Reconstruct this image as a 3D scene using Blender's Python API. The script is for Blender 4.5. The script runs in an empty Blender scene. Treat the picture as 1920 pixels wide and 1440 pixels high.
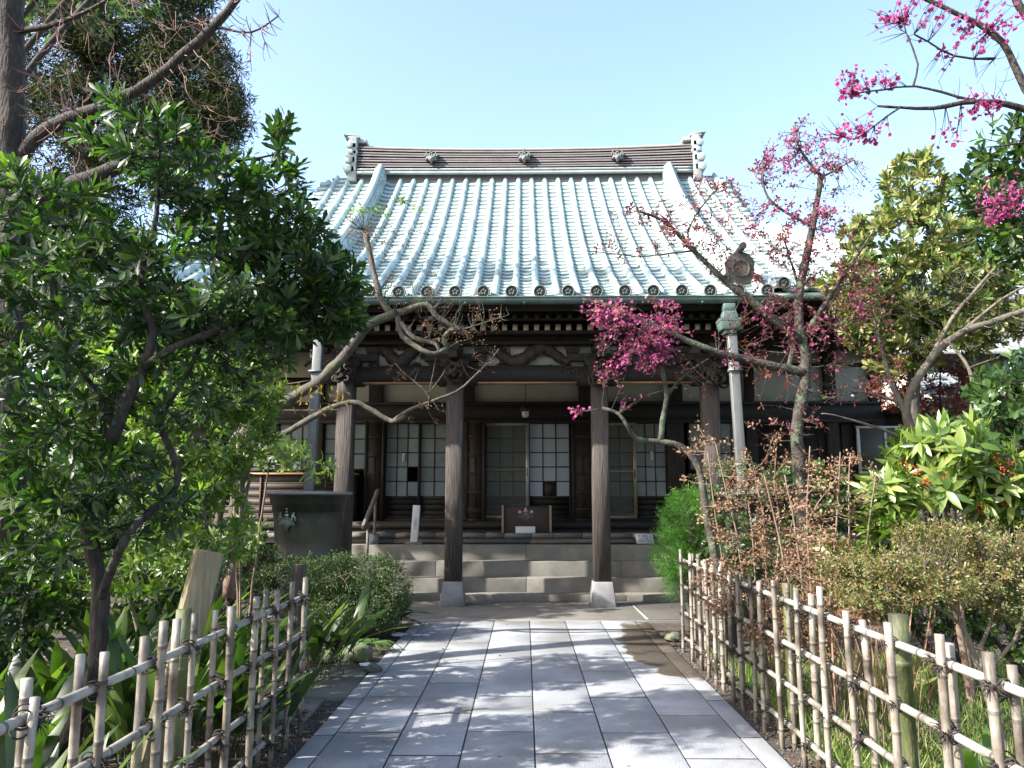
import bpy, bmesh, math, random
import numpy as np
from mathutils import Vector, Matrix

# ------------------------------------------------------------------ camera, sky, sun, exposure
S = bpy.context.scene
COL = S.collection
F = 1450.0; PITCH = math.radians(8.47); YAW = math.radians(0.95); CAMZ = 1.5
cam_d = bpy.data.cameras.new("camera"); cam = bpy.data.objects.new("camera", cam_d); COL.objects.link(cam)
cam_d.sensor_fit = 'HORIZONTAL'; cam_d.sensor_width = 36.0; cam_d.lens = 36.0 * F / 1920.0
cam_d.clip_start = 0.05; cam_d.clip_end = 3000
cam.location = (0, 0, CAMZ); cam.rotation_euler = (math.pi / 2 + PITCH, 0, YAW)
S.camera = cam
EL = math.radians(36.5); AZ = math.radians(66)      # sun height; angle from the camera's back towards the left
SUNV = Vector((-math.sin(AZ) * math.cos(EL), -math.cos(AZ) * math.cos(EL), math.sin(EL)))
w = bpy.data.worlds.new("World"); S.world = w; w.use_nodes = True
nt = w.node_tree; nt.nodes.clear()
sky = nt.nodes.new('ShaderNodeTexSky'); sky.sky_type = 'NISHITA'; sky.sun_disc = False
sky.sun_elevation = EL; sky.sun_rotation = math.atan2(SUNV.x, SUNV.y)
sky.air_density = 1.0; sky.dust_density = 2.2; sky.ozone_density = 0.7
bg = nt.nodes.new('ShaderNodeBackground'); bg.inputs['Strength'].default_value = 0.15
wo = nt.nodes.new('ShaderNodeOutputWorld')
nt.links.new(sky.outputs[0], bg.inputs[0]); nt.links.new(bg.outputs[0], wo.inputs[0])
sd = bpy.data.lights.new("sun", 'SUN'); sd.energy = 5.0; sd.angle = math.radians(0.55); sd.color = (1.0, 0.955, 0.88)
sun = bpy.data.objects.new("sun", sd); COL.objects.link(sun); sun.location = (-20, -10, 30)
sun.rotation_euler = SUNV.to_track_quat('Z', 'Y').to_euler()
S.view_settings.view_transform = 'Standard'; S.view_settings.look = 'None'
S.view_settings.exposure = 1.8; S.view_settings.gamma = 1.0
S.cycles.max_bounces = 6; S.cycles.diffuse_bounces = 3; S.cycles.transmission_bounces = 4
S.cycles.transparent_max_bounces = 6; S.cycles.use_denoising = True; S.cycles.sample_clamp_indirect = 6

# ------------------------------------------------------------------ helpers
_R = (Matrix.Rotation(YAW, 3, 'Z') @ Matrix.Rotation(math.pi / 2 + PITCH, 3, 'X'))
def P(px, py, D):
    """point at forward distance D (world y) that the photograph shows at pixel px,py"""
    d = _R @ Vector(((px - 960) / F, (720 - py) / F, -1.0))
    t = D / d.y
    return Vector((d.x * t, D, CAMZ + d.z * t))
def G(px, py, z=0.0):
    d = _R @ Vector(((px - 960) / F, (720 - py) / F, -1.0))
    t = (z - CAMZ) / d.z
    return Vector((d.x * t, d.y * t, z))
def A(v): return np.array(v, dtype=float)

KC = 0.68      # overall reflectance trim
def kc(c): return (c[0] * KC, c[1] * KC, c[2] * KC, 1)
def nodes_mat(name):
    m = bpy.data.materials.new(name); m.use_nodes = True
    t = m.node_tree; b = t.nodes['Principled BSDF']
    return m, t, b
def mat(name, cols, rough=0.7, scale=4.0, stretch=(1, 1, 1), bump=0.0, bscale=None, metal=0.0, detail=5.0, dirt=None, spec=0.4, var=False, vr=(.72, 1.2)):
    """noise-mottled material. cols: 1-3 colours; dirt=(colour, scale, amount): stain patches; var: per-face tint"""
    m, t, b = nodes_mat(name); N = t.nodes; L = t.links
    tc = N.new('ShaderNodeTexCoord'); mp = N.new('ShaderNodeMapping'); mp.inputs['Scale'].default_value = stretch
    L.new(tc.outputs['Object'], mp.inputs[0])
    n = N.new('ShaderNodeTexNoise'); n.inputs['Scale'].default_value = scale; n.inputs['Detail'].default_value = detail
    n.inputs['Roughness'].default_value = 0.62
    L.new(mp.outputs[0], n.inputs[0])
    r = N.new('ShaderNodeValToRGB'); e = r.color_ramp
    e.elements[0].position = 0.3; e.elements[1].position = 0.7
    e.elements[0].color = kc(cols[0]); e.elements[1].color = kc(cols[-1])
    if len(cols) == 3:
        k = e.elements.new(0.5); k.color = kc(cols[1])
    L.new(n.outputs['Fac'], r.inputs[0]); out = r.outputs[0]
    if dirt:
        n2 = N.new('ShaderNodeTexNoise'); n2.inputs['Scale'].default_value = dirt[1]; n2.inputs['Detail'].default_value = 6
        L.new(tc.outputs['Object'], n2.inputs[0])
        mr = N.new('ShaderNodeMapRange'); mr.inputs[1].default_value = 0.48; mr.inputs[2].default_value = 0.68
        mr.inputs[4].default_value = dirt[2]
        L.new(n2.outputs['Fac'], mr.inputs[0])
        mx = N.new('ShaderNodeMixRGB'); L.new(mr.outputs[0], mx.inputs[0]); L.new(out, mx.inputs[1]); mx.inputs[2].default_value = kc(dirt[0])
        out = mx.outputs[0]
    if var:
        at = N.new('ShaderNodeAttribute'); at.attribute_name = 'var'
        mr = N.new('ShaderNodeMapRange'); mr.inputs[3].default_value = vr[0]; mr.inputs[4].default_value = vr[1]
        L.new(at.outputs['Fac'], mr.inputs[0])
        mx = N.new('ShaderNodeMixRGB'); mx.blend_type = 'MULTIPLY'; mx.inputs[0].default_value = 1
        L.new(out, mx.inputs[1]); L.new(mr.outputs[0], mx.inputs[2]); out = mx.outputs[0]
    L.new(out, b.inputs['Base Color'])
    b.inputs['Roughness'].default_value = rough; b.inputs['Metallic'].default_value = metal
    b.inputs['Specular IOR Level'].default_value = spec
    if bump:
        nb = N.new('ShaderNodeTexNoise'); nb.inputs['Scale'].default_value = bscale or scale * 4; nb.inputs['Detail'].default_value = 6
        L.new(mp.outputs[0], nb.inputs[0])
        bp = N.new('ShaderNodeBump'); bp.inputs['Strength'].default_value = bump; bp.inputs['Distance'].default_value = 0.02
        L.new(nb.outputs['Fac'], bp.inputs['Height']); L.new(bp.outputs[0], b.inputs['Normal'])
    return m
def leafmat(name, cols, rough=0.4, trans=0.3, tcol=None, spec=0.5):
    """colour picked leaf by leaf from the 'var' attribute"""
    m, t, b = nodes_mat(name); N = t.nodes; L = t.links
    at = N.new('ShaderNodeAttribute'); at.attribute_name = 'var'
    r = N.new('ShaderNodeValToRGB'); e = r.color_ramp
    e.elements[0].color = kc(cols[0]); e.elements[-1].color = kc(cols[-1])
    for i, c in enumerate(cols[1:-1]):
        k = e.elements.new((i + 1) / (len(cols) - 1)); k.color = kc(c)
    L.new(at.outputs['Fac'], r.inputs[0]); L.new(r.outputs[0], b.inputs['Base Color'])
    b.inputs['Roughness'].default_value = rough; b.inputs['Specular IOR Level'].default_value = spec
    tr = N.new('ShaderNodeBsdfTranslucent')
    mx = N.new('ShaderNodeMixRGB'); mx.blend_type = 'MULTIPLY'; mx.inputs[0].default_value = 1
    mx.inputs[2].default_value = (*(tcol or (1.6, 2.0, 0.6)), 1); L.new(r.outputs[0], mx.inputs[1]); L.new(mx.outputs[0], tr.inputs[0])
    ms = N.new('ShaderNodeMixShader'); ms.inputs[0].default_value = trans
    L.new(b.outputs[0], ms.inputs[1]); L.new(tr.outputs[0], ms.inputs[2])
    L.new(ms.outputs[0], N['Material Output'].inputs[0])
    return m

class MB:
    """collects vertices and faces for one mesh"""
    def __init__(s): s.v = []; s.f = []; s.var = []; s.n = 0
    def add(s, V, Fc, var=None):
        V = np.asarray(V, dtype=float).reshape(-1, 3)
        o = s.n; s.v.append(V); s.n += len(V)
        for q in Fc: s.f.append(tuple(int(i) + o for i in q))
        s.var += (list(var) if hasattr(var, '__len__') else [0.5 if var is None else var] * len(Fc))
        return s
    def box(s, c, d, rz=0.0, M=None, var=None, taper=1.0):
        x, y, z = d[0] / 2, d[1] / 2, d[2] / 2; t = taper
        V = [Vector(p) for p in [(-x, -y, -z), (x, -y, -z), (x, y, -z), (-x, y, -z), (-x * t, -y * t, z), (x * t, -y * t, z), (x * t, y * t, z), (-x * t, y * t, z)]]
        R = M if M is not None else Matrix.Rotation(rz, 3, 'Z')
        V = [R @ p + Vector(c) for p in V]
        return s.add(V, [(0, 3, 2, 1), (4, 5, 6, 7), (0, 1, 5, 4), (1, 2, 6, 5), (2, 3, 7, 6), (3, 0, 4, 7)], var)
    def span(s, a, b, var=None):
        c = [(a[i] + b[i]) / 2 for i in range(3)]; d = [abs(b[i] - a[i]) for i in range(3)]
        return s.box(c, d, var=var)
    def cyl(s, a, b, r0, r1=None, n=12, cap=True, var=None):
        r1 = r0 if r1 is None else r1
        return s.tube([a, b], [r0, r1], n, cap, var)
    def tube(s, pts, rad, n=6, cap=True, var=None):
        p = np.asarray([tuple(q) for q in pts], dtype=float); k = len(p)
        rad = np.broadcast_to(np.asarray(rad, dtype=float), (k,))
        t = np.empty_like(p); t[1:-1] = p[2:] - p[:-2]; t[0] = p[1] - p[0]; t[-1] = p[-1] - p[-2]
        t /= np.maximum(np.linalg.norm(t, axis=1, keepdims=True), 1e-9)
        u = np.cross(t[0], (0, 0, 1.0) if abs(t[0][2]) < 0.9 else (1.0, 0, 0)); u /= np.linalg.norm(u)
        a = np.arange(n) * 2 * math.pi / n; ca, sa = np.cos(a)[:, None], np.sin(a)[:, None]
        V = []
        for i in range(k):
            u = u - t[i] * np.dot(u, t[i]); u /= max(np.linalg.norm(u), 1e-9); w_ = np.cross(t[i], u)
            V.append(p[i] + rad[i] * (ca * u + sa * w_))
        Fc = []
        for i in range(k - 1):
            for j in range(n):
                j2 = (j + 1) % n
                Fc.append((i * n + j, i * n + j2, (i + 1) * n + j2, (i + 1) * n + j))
        if cap: Fc += [tuple(range(n - 1, -1, -1)), tuple(range((k - 1) * n, k * n))]
        return s.add(np.concatenate(V), Fc, var)
    def lathe(s, c, prof, n=24, var=None):
        V = []; k = len(prof)
        for r, z in prof:
            for j in range(n):
                a = 2 * math.pi * j / n; V.append((c[0] + r * math.cos(a), c[1] + r * math.sin(a), c[2] + z))
        Fc = [(i * n + j, i * n + (j + 1) % n, (i + 1) * n + (j + 1) % n, (i + 1) * n + j) for i in range(k - 1) for j in range(n)]
        Fc += [tuple(range(n - 1, -1, -1)), tuple(range((k - 1) * n, k * n))]
        return s.add(V, Fc, var)
    def prism(s, poly, y0, y1, M=None, var=None):
        """polygon in x,z extruded along y"""
        n = len(poly); V = [(x, y0, z) for x, z in poly] + [(x, y1, z) for x, z in poly]
        if M is not None: V = [M @ Vector(p) for p in V]
        Fc = [tuple(range(n)), tuple(range(2 * n - 1, n - 1, -1))] + [(i, i + n, (i + 1) % n + n, (i + 1) % n) for i in range(n)]
        return s.add(V, Fc, var)
    def build(s, name, m, parent=None, smooth=False, bevel=0.0, local=False):
        me = bpy.data.meshes.new(name)
        V = np.concatenate(s.v) if s.v else np.zeros((0, 3))
        base = Vector((0, 0, 0)) if local else world_base(parent)
        V = V - A(base)
        fast_mesh(me, V, s.f)
        at = me.attributes.new('var', 'FLOAT', 'FACE'); at.data.foreach_set('value', np.array(s.var, dtype=np.float32))
        me.materials.append(m)
        if smooth: me.shade_smooth()
        o = bpy.data.objects.new(name, me); COL.objects.link(o)
        if parent is not None: o.parent = parent
        if bevel:
            bm_ = o.modifiers.new('bevel', 'BEVEL'); bm_.width = bevel; bm_.segments = 2; bm_.limit_method = 'ANGLE'
        return o
def world_base(p):
    v = Vector((0, 0, 0))
    while p is not None: v = v + p.location; p = p.parent
    return v
def fast_mesh(me, V, faces):
    me.vertices.add(len(V)); me.vertices.foreach_set('co', np.asarray(V, dtype=np.float32).ravel())
    if isinstance(faces, np.ndarray):
        k = faces.shape[1]; idx = faces.ravel().astype(np.int32); tot = np.full(len(faces), k, dtype=np.int32)
    else:
        tot = np.array([len(f) for f in faces], dtype=np.int32); idx = np.array([i for f in faces for i in f], dtype=np.int32)
    st = np.concatenate(([0], np.cumsum(tot)[:-1])).astype(np.int32)
    me.loops.add(len(idx)); me.loops.foreach_set('vertex_index', idx)
    me.polygons.add(len(tot)); me.polygons.foreach_set('loop_start', st); me.polygons.foreach_set('loop_total', tot)
    me.update(calc_edges=True); me.validate()
def tag(o, label=None, cat=None, group=None, kind=None):
    if label: o['label'] = label
    if cat: o['category'] = cat
    if group: o['group'] = group
    if kind: o['kind'] = kind
    return o
def empty(name, loc, label, cat, group=None):
    o = bpy.data.objects.new(name, None); COL.objects.link(o); o.location = loc; o.empty_display_size = 0.2
    return tag(o, label, cat, group)
def copy_tree(o, parent=None):
    c = o.copy(); COL.objects.link(c)
    if parent is not None: c.parent = parent
    for ch in list(o.children): copy_tree(ch, c)
    return c
def text_part(name, body, size, loc, rot, m, parent, ext=0.0008, vertical=False, bold=0.0):
    if vertical: body = "\n".join(body)
    cu = bpy.data.curves.new(name, 'FONT'); cu.body = body; cu.size = size; cu.align_x = 'CENTER'; cu.align_y = 'CENTER'
    cu.extrude = ext; cu.offset = bold; cu.space_line = 0.85 if vertical else 1.05
    o = bpy.data.objects.new(name, cu); COL.objects.link(o); dg = bpy.context.evaluated_depsgraph_get()
    me = bpy.data.meshes.new_from_object(o.evaluated_get(dg)); bpy.data.objects.remove(o)
    q = bpy.data.objects.new(name, me); COL.objects.link(q); me.materials.clear(); me.materials.append(m)
    q.parent = parent; q.location = Vector(loc) - world_base(parent); q.rotation_euler = rot
    return q

# ------------------------------------------------------------------ growing plants
def smooth_path(pts, step=0.08, wob=0.0, rng=None):
    p = np.array([tuple(q) for q in pts], dtype=float)
    if len(p) == 2: p = np.array([p[0], (p[0] + p[1]) / 2, p[1]])
    q = np.vstack([2 * p[0] - p[1], p, 2 * p[-1] - p[-2]]); out = []
    for i in range(1, len(q) - 2):
        n = max(2, int(np.linalg.norm(q[i + 1] - q[i]) / step))
        t = np.linspace(0, 1, n, endpoint=False)[:, None]
        out.append(0.5 * ((2 * q[i]) + (-q[i - 1] + q[i + 1]) * t + (2 * q[i - 1] - 5 * q[i] + 4 * q[i + 1] - q[i + 2]) * t ** 2 + (-q[i - 1] + 3 * q[i] - 3 * q[i + 1] + q[i + 2]) * t ** 3))
    out.append(p[-1:]); out = np.concatenate(out)
    if wob and rng is not None:
        n = rng.normal(0, wob, out.shape); n = (n + np.roll(n, 1, 0) + np.roll(n, -1, 0)) / 1.7; n[0] = 0
        out = out + n
    return out
def in_blob(rng, n, c, r, shell=0.0):
    u = rng.normal(size=(n, 3)); u /= np.linalg.norm(u, axis=1, keepdims=True)
    rr = rng.random(n) ** (1 / 3.0); rr = shell * (0.75 + 0.25 * rr) + (1 - shell) * rr
    return A(c) + u * rr[:, None] * A(r)
def grow(limbs, tips, rng, twig=0.004, gain=0.004, lift=0.15, sides=5, step=0.08, wob=0.008, keep=None):
    """limbs: (points, r0, r1). Every tip is joined to the nearest wood by a curved twig. Returns MB, tip pts, tip directions, node list along the twigs"""
    mb = MB(); tw = MB(); nodes = []; nrad = []
    for pts, r0, r1 in limbs:
        p = smooth_path(pts, step, wob * min(1, 12 * r1 + .3), rng); rr = np.linspace(r0, r1, len(p)) * (1 + rng.normal(0, 0.05, len(p)))
        mb.tube(p, rr, 8 if r0 > 0.02 else 6); nodes.append(p); nrad.append(rr)
    nodes = np.concatenate(nodes); nrad = np.concatenate(nrad)
    cap = len(tips) * 5 + len(nodes)
    NN = np.empty((cap, 3)); NR = np.empty(cap); k = len(nodes); NN[:k] = nodes; NR[:k] = nrad
    d0 = np.array([np.min(np.sum((nodes - t) ** 2, 1)) for t in tips]); order = np.argsort(d0)
    T, Dn, mids, mdir = [], [], [], []
    for i in order:
        t = tips[i]; dd = np.sum((NN[:k] - t) ** 2, 1) + 0.00002 / (NR[:k] ** 2) * 0.02
        j = int(np.argmin(dd)); a = NN[j].copy(); L = math.sqrt(max(np.sum((t - a) ** 2), 1e-6))
        if L < 0.02: continue
        m = (a + t) / 2 + rng.normal(0, 0.08 * L, 3); m[2] -= lift * L * 0.3
        s_ = np.array([0.33, 0.66, 1.0])[:, None]
        c = (1 - s_) ** 2 * a + 2 * s_ * (1 - s_) * m + s_ ** 2 * t
        r0 = min(NR[j] * 0.75, twig + gain * L * 2); r0 = max(r0, twig * 0.8)
        rr = np.array([r0, r0 * .85, r0 * .7, twig * 0.6])
        tw.tube(np.vstack([a, c]), rr, sides, cap=False)
        NN[k:k + 3] = c; NR[k:k + 3] = rr[1:]; k += 3
        d = c[2] - c[1]; d /= np.linalg.norm(d); T.append(t); Dn.append(d)
        mids.append(c[0]); mids.append(c[1]); mdir.append(d); mdir.append(d)
    return (mb, tw), np.array(T), np.array(Dn), np.array(mids), np.array(mdir)
def unit(v): return v / np.maximum(np.linalg.norm(v, axis=-1, keepdims=True), 1e-9)
def leaves(base, d, up, L, W, droop=0.15, fold=0.12, rng=None, shape='ob', var=None):
    """array of leaves: V (n*8,3) and faces"""
    n = len(base); d = unit(d); s = unit(np.cross(d, up)); nrm = np.cross(s, d)
    L = np.broadcast_to(L, (n,))[:, None]; W = np.broadcast_to(W, (n,))[:, None]
    if shape == 'ob': st = [(0.0, 0.06), (0.4, 0.55), (0.75, 1.0), (1.0, 0.25)]
    elif shape == 'lan': st = [(0.0, 0.08), (0.3, 0.9), (0.65, 0.8), (1.0, 0.05)]
    elif shape == 'strap': st = [(0.0, 0.35), (0.35, 1.0), (0.75, 0.8), (1.0, 0.04)]
    else: st = [(0.0, 0.15), (0.3, 1.0), (0.7, 0.85), (1.0, 0.1)]
    V = np.empty((n, 12, 3))
    dr = np.broadcast_to(droop, (n,))[:, None] if not np.isscalar(droop) else droop
    for i, (t, ww) in enumerate(st):
        c = base + d * L * t - nrm * (dr * L * t * t)
        V[:, i * 3] = c - s * W * 0.5 * ww + nrm * fold * W * ww
        V[:, i * 3 + 1] = c
        V[:, i * 3 + 2] = c + s * W * 0.5 * ww + nrm * fold * W * ww
    f = np.array([[0, 1, 4, 3], [1, 2, 5, 4], [3, 4, 7, 6], [4, 5, 8, 7], [6, 7, 10, 9], [7, 8, 11, 10]])
    Fc = (f[None] + (np.arange(n) * 12)[:, None, None]).reshape(-1, 4)
    if var is None: var = rng.random(n)
    return V.reshape(-1, 3), Fc, np.repeat(np.clip(var, 0, 1), 6)
def flat_leaves(base, d, up, L, W, rng, var=None):
    """cheap 4-point leaves for small foliage"""
    n = len(base); d = unit(d); s = unit(np.cross(d, up)); L = np.broadcast_to(L, (n,))[:, None]; W = np.broadcast_to(W, (n,))[:, None]
    V = np.stack([base, base + d * L * .5 - s * W * .5, base + d * L, base + d * L * .5 + s * W * .5], 1)
    Fc = np.arange(n * 4).reshape(n, 4)
    if var is None: var = rng.random(n)
    return V.reshape(-1, 3), Fc, np.clip(var, 0, 1)
def leaf_obj(name, data, m, parent, smooth=True):
    V = np.concatenate([x[0] for x in data]); o = 0; Fs = []
    for x in data: Fs.append(x[1] + o); o += len(x[0])
    me = bpy.data.meshes.new(name); fast_mesh(me, V - A(world_base(parent)), np.concatenate(Fs))
    at = me.attributes.new('var', 'FLOAT', 'FACE'); at.data.foreach_set('value', np.concatenate([x[2] for x in data]).astype(np.float32))
    me.materials.append(m)
    if smooth: me.shade_smooth()
    q = bpy.data.objects.new(name, me); COL.objects.link(q); q.parent = parent
    return q
def whorl(T, Dn, rng, n=9, L=0.09, W=0.032, open_=1.0, droop=0.15, shape='ob', back=0.05, jit=0.35, up_bias=0.0):
    """leaves set round each twig end"""
    k = len(T); B = np.repeat(T, n, 0); D = np.repeat(Dn, n, 0)
    a = (np.tile(np.arange(n) * 2.39996, k) + np.repeat(rng.random(k) * 6.28, n))
    u = unit(np.cross(D, rng.normal(size=D.shape))); v = np.cross(D, u)
    # a consistent frame per twig
    u = np.repeat(u.reshape(k, n, 3)[:, 0], n, 0); u = unit(u - D * np.sum(u * D, 1, keepdims=True)); v = np.cross(D, u)
    el = open_ * (0.55 + 0.45 * np.tile(np.linspace(1, 0.35, n), k)) + rng.normal(0, 0.12, n * k)
    d = D * np.cos(el)[:, None] + (u * np.cos(a)[:, None] + v * np.sin(a)[:, None]) * np.sin(el)[:, None]
    d += rng.normal(0, jit * 0.25, d.shape); d[:, 2] += up_bias
    B = B - D * (back * np.tile(np.linspace(1, 0, n), k))[:, None]
    up = D + rng.normal(0, 0.2, D.shape)
    Ls = L * (0.7 + 0.45 * rng.random(n * k)); Ws = W * (0.8 + 0.4 * rng.random(n * k))
    cl = np.repeat(rng.normal(0, .12, k), n)
    return leaves(B, d, up, Ls, Ws, droop, 0.12, rng, shape, var=rng.random(n * k) * .8 + .1 + cl)
def blossoms(c, r, rng, var=None, petals=5):
    """small cupped flowers: five outer petals and three inner ones, each its own little face"""
    n = len(c); q = unit(rng.normal(size=(n, 3)) + np.array([-.25, -.35, .1])); u = unit(np.cross(q, rng.normal(size=(n, 3)))); v = np.cross(q, u)
    R = np.broadcast_to(r, (n,))[:, None]; Vs = []
    for k in range(8):
        a = (k if k < 5 else k * 1.667 + .4) * 2 * math.pi / 5 + rng.normal(0, .12, n); cup = rng.uniform(.1, .5, n) if k < 5 else rng.uniform(.9, 1.6, n); ln = 1.0 if k < 5 else .62
        d = u * np.cos(a)[:, None] + v * np.sin(a)[:, None]; s_ = -u * np.sin(a)[:, None] + v * np.cos(a)[:, None]
        t = unit(d + q * cup[:, None])
        Vs.append(np.stack([c, c + t * R * ln * .6 - s_ * R * .48 * ln, c + t * R * ln + q * R * .18, c + t * R * ln * .6 + s_ * R * .48 * ln], 1))
    V = np.stack(Vs, 1).reshape(-1, 3); F_ = np.arange(n * 32).reshape(-1, 4)
    vv = np.repeat(rng.random(n) if var is None else var, 8) + rng.normal(0, .12, n * 8)
    return V, F_, np.clip(vv, 0, 1)
def balls(c, r, rng):
    n = len(c); V = []; F_ = []
    for i in range(n):
        o = i * 6; V += [c[i] + r * np.array(p) for p in ((1, 0, 0), (-1, 0, 0), (0, 1, 0), (0, -1, 0), (0, 0, 1), (0, 0, -1))]
        F_ += [(o + a, o + b, o + k) for a, b, k in ((0, 2, 4), (2, 1, 4), (1, 3, 4), (3, 0, 4), (2, 0, 5), (1, 2, 5), (3, 1, 5), (0, 3, 5))]
    return np.array(V), np.array(F_), rng.random(len(F_))

# ------------------------------------------------------------------ materials
M = {}
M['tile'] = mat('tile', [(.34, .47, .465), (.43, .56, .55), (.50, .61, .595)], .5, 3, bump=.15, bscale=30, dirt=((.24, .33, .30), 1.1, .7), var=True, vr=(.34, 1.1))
M['rib'] = mat('rib', [(.40, .54, .54), (.50, .63, .62)], .45, 3, bump=.1, bscale=20, dirt=((.36, .46, .44), 1.8, .5), var=True)
M['disc'] = mat('disc', [(.06, .075, .068), (.14, .165, .145)], .7, 20, bump=.2)
M['orn'] = mat('orn', [(.05, .045, .04), (.11, .10, .085)], .7, 14, bump=.4)
M['verdigris'] = mat('verdigris', [(.16, .27, .22), (.24, .36, .30)], .7, 14)
M['ridge'] = mat('ridge', [(.15, .135, .135), (.22, .20, .20)], .75, 3, stretch=(1, 1, 3), bump=.2, var=True, vr=(.85, 1.1))
M['ridge_light'] = mat('ridge_light', [(.30, .34, .34), (.42, .46, .455)], .6, 6, bump=.2)
M['crest'] = mat('crest', [(.15, .155, .16), (.22, .225, .23)], .6, 12)
M['gutter'] = mat('gutter', [(.045, .085, .075), (.10, .15, .135)], .5, 6, stretch=(.6, 3, 3), dirt=((.16, .24, .21), 3, .6))
M['pipe'] = mat('pipe', [(.13, .14, .145), (.22, .23, .23)], .5, 5, stretch=(3, 3, .6), metal=.2, dirt=((.2, .19, .17), 4, .6))
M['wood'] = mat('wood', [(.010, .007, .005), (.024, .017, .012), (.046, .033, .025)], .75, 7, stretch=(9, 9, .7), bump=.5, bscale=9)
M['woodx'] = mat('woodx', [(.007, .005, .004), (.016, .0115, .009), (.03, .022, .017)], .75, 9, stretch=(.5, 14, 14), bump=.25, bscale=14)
M['post'] = mat('post', [(.034, .027, .023), (.078, .063, .054), (.15, .125, .108)], .8, 6, stretch=(14, 14, .5), bump=.8, bscale=8)
M['carve'] = mat('carve', [(.020, .014, .010), (.055, .036, .025)], .7, 14, bump=.4)
M['panel'] = mat('panel', [(.022, .012, .007), (.05, .028, .016)], .65, 7, stretch=(3, 8, 3), bump=.12)
M['pale_wood'] = mat('pale_wood', [(.22, .16, .10), (.36, .27, .18)], .7, 5, stretch=(.8, 8, 8), bump=.3)
M['orange_wood'] = mat('orange_wood', [(.30, .16, .075), (.42, .24, .12)], .6, 5, stretch=(.8, 8, 8), bump=.2)
M['deck'] = mat('deck', [(.10, .09, .08), (.19, .175, .16)], .75, 4, stretch=(6, 1, 6), bump=.4, var=True)
M['beamgrey'] = mat('beamgrey', [(.12, .105, .09), (.24, .215, .19)], .8, 7, stretch=(.6, 6, 14), bump=.25, bscale=20, var=True)
M['plaster'] = mat('plaster', [(.40, .41, .36), (.50, .505, .44)], .9, 2.5, bump=.05, dirt=((.36, .36, .30), 1.5, .5))
M['white'] = mat('white', [(.62, .62, .61), (.72, .72, .71)], .6, 8)
M['raftwhite'] = mat('raftwhite', [(.38, .36, .29), (.56, .54, .45)], .8, 12)
M['paper'] = mat('paper', [(.30, .36, .42), (.38, .44, .48)], .55, 12, stretch=(.6, 1, 8), spec=.5)
M['glass'] = mat('glass', [(.12, .155, .15), (.185, .22, .21)], .32, 4, bump=.25, bscale=160, spec=.6, var=True)
M['screen'] = mat('screen', [(.07, .08, .075), (.10, .11, .10)], .6, 3)
M['dark'] = mat('dark', [(.010, .009, .008), (.022, .020, .018)], .8, 5)
M['alu'] = mat('alu', [(.40, .38, .40), (.5, .48, .5)], .35, 6, metal=.4)
M['brass_alu'] = mat('brass_alu', [(.30, .235, .13), (.42, .34, .20)], .4, 6, metal=.3)
M['granite'] = mat('granite', [(.27, .28, .30), (.365, .375, .395), (.45, .46, .475)], .85, 3.2, bump=.5, bscale=110, dirt=((.15, .145, .13), 1.6, .7), var=True, vr=(.9, 1.08), detail=14)
M['step'] = mat('step', [(.15, .142, .122), (.21, .20, .172), (.27, .257, .225)], .9, 3, bump=.4, bscale=90, dirt=((.15, .13, .10), 2.2, .65), detail=10)
M['concrete'] = mat('concrete', [(.16, .145, .125), (.245, .225, .195)], .9, 1.5, bump=.3, bscale=60, dirt=((.15, .135, .115), 1.2, .6), detail=10)
M['curb'] = mat('curb', [(.26, .24, .21), (.34, .32, .285)], .9, 6, bump=.2, bscale=60)
M['plinth'] = mat('plinth', [(.21, .21, .215), (.32, .32, .32)], .85, 5, bump=.3, bscale=80, dirt=((.13, .12, .10), 3, .8), detail=10)
M['black'] = mat('black', [(.012, .012, .012), (.03, .03, .03)], .6, 8)
M['ink'] = mat('ink', [(.02, .022, .03), (.03, .032, .04)], .7, 8)

# ------------------------------------------------------------------ temple
RD = 16.2; ED = 10.3; MD = 10.75; MX = 6.88; GX = 4.25; PITCHX = .286; X0 = 0.02; KX = 3.12
GF = MD + MX - GX
def zf(D, x=0.0):
    t = D - ED; z = 4.27 + .5 * t + .0376 * t * t
    ax = abs(x)
    if ax > 3.6: z += .07 * ((ax - 3.6) / 3.3) ** 2 * max(0.0, 1 - (D - MD) / 2.4)
    return z
def sf(D, x=0.0):
    """underside of the eaves: flatter than the roof above"""
    d0 = ED if abs(x) < 3.31 else MD
    return zf(d0, x) + .22 * (D - d0)
def drange(x):
    ax = abs(x)
    if ax < 3.36: return ED, RD
    if ax <= GX: return MD, RD
    return MD, MD + (MX - ax)
temple = empty('temple_hall', (0, 12, 0), 'old wooden temple hall with pale green tiled roof at the path end', 'temple')
rng = np.random.default_rng(3)
roof = MB(); ribs = MB()
kmax = 26
def course_edges(a, b):
    n = max(1, int(round((b - a) / .175))); return np.linspace(a, b, n + 1)
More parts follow.
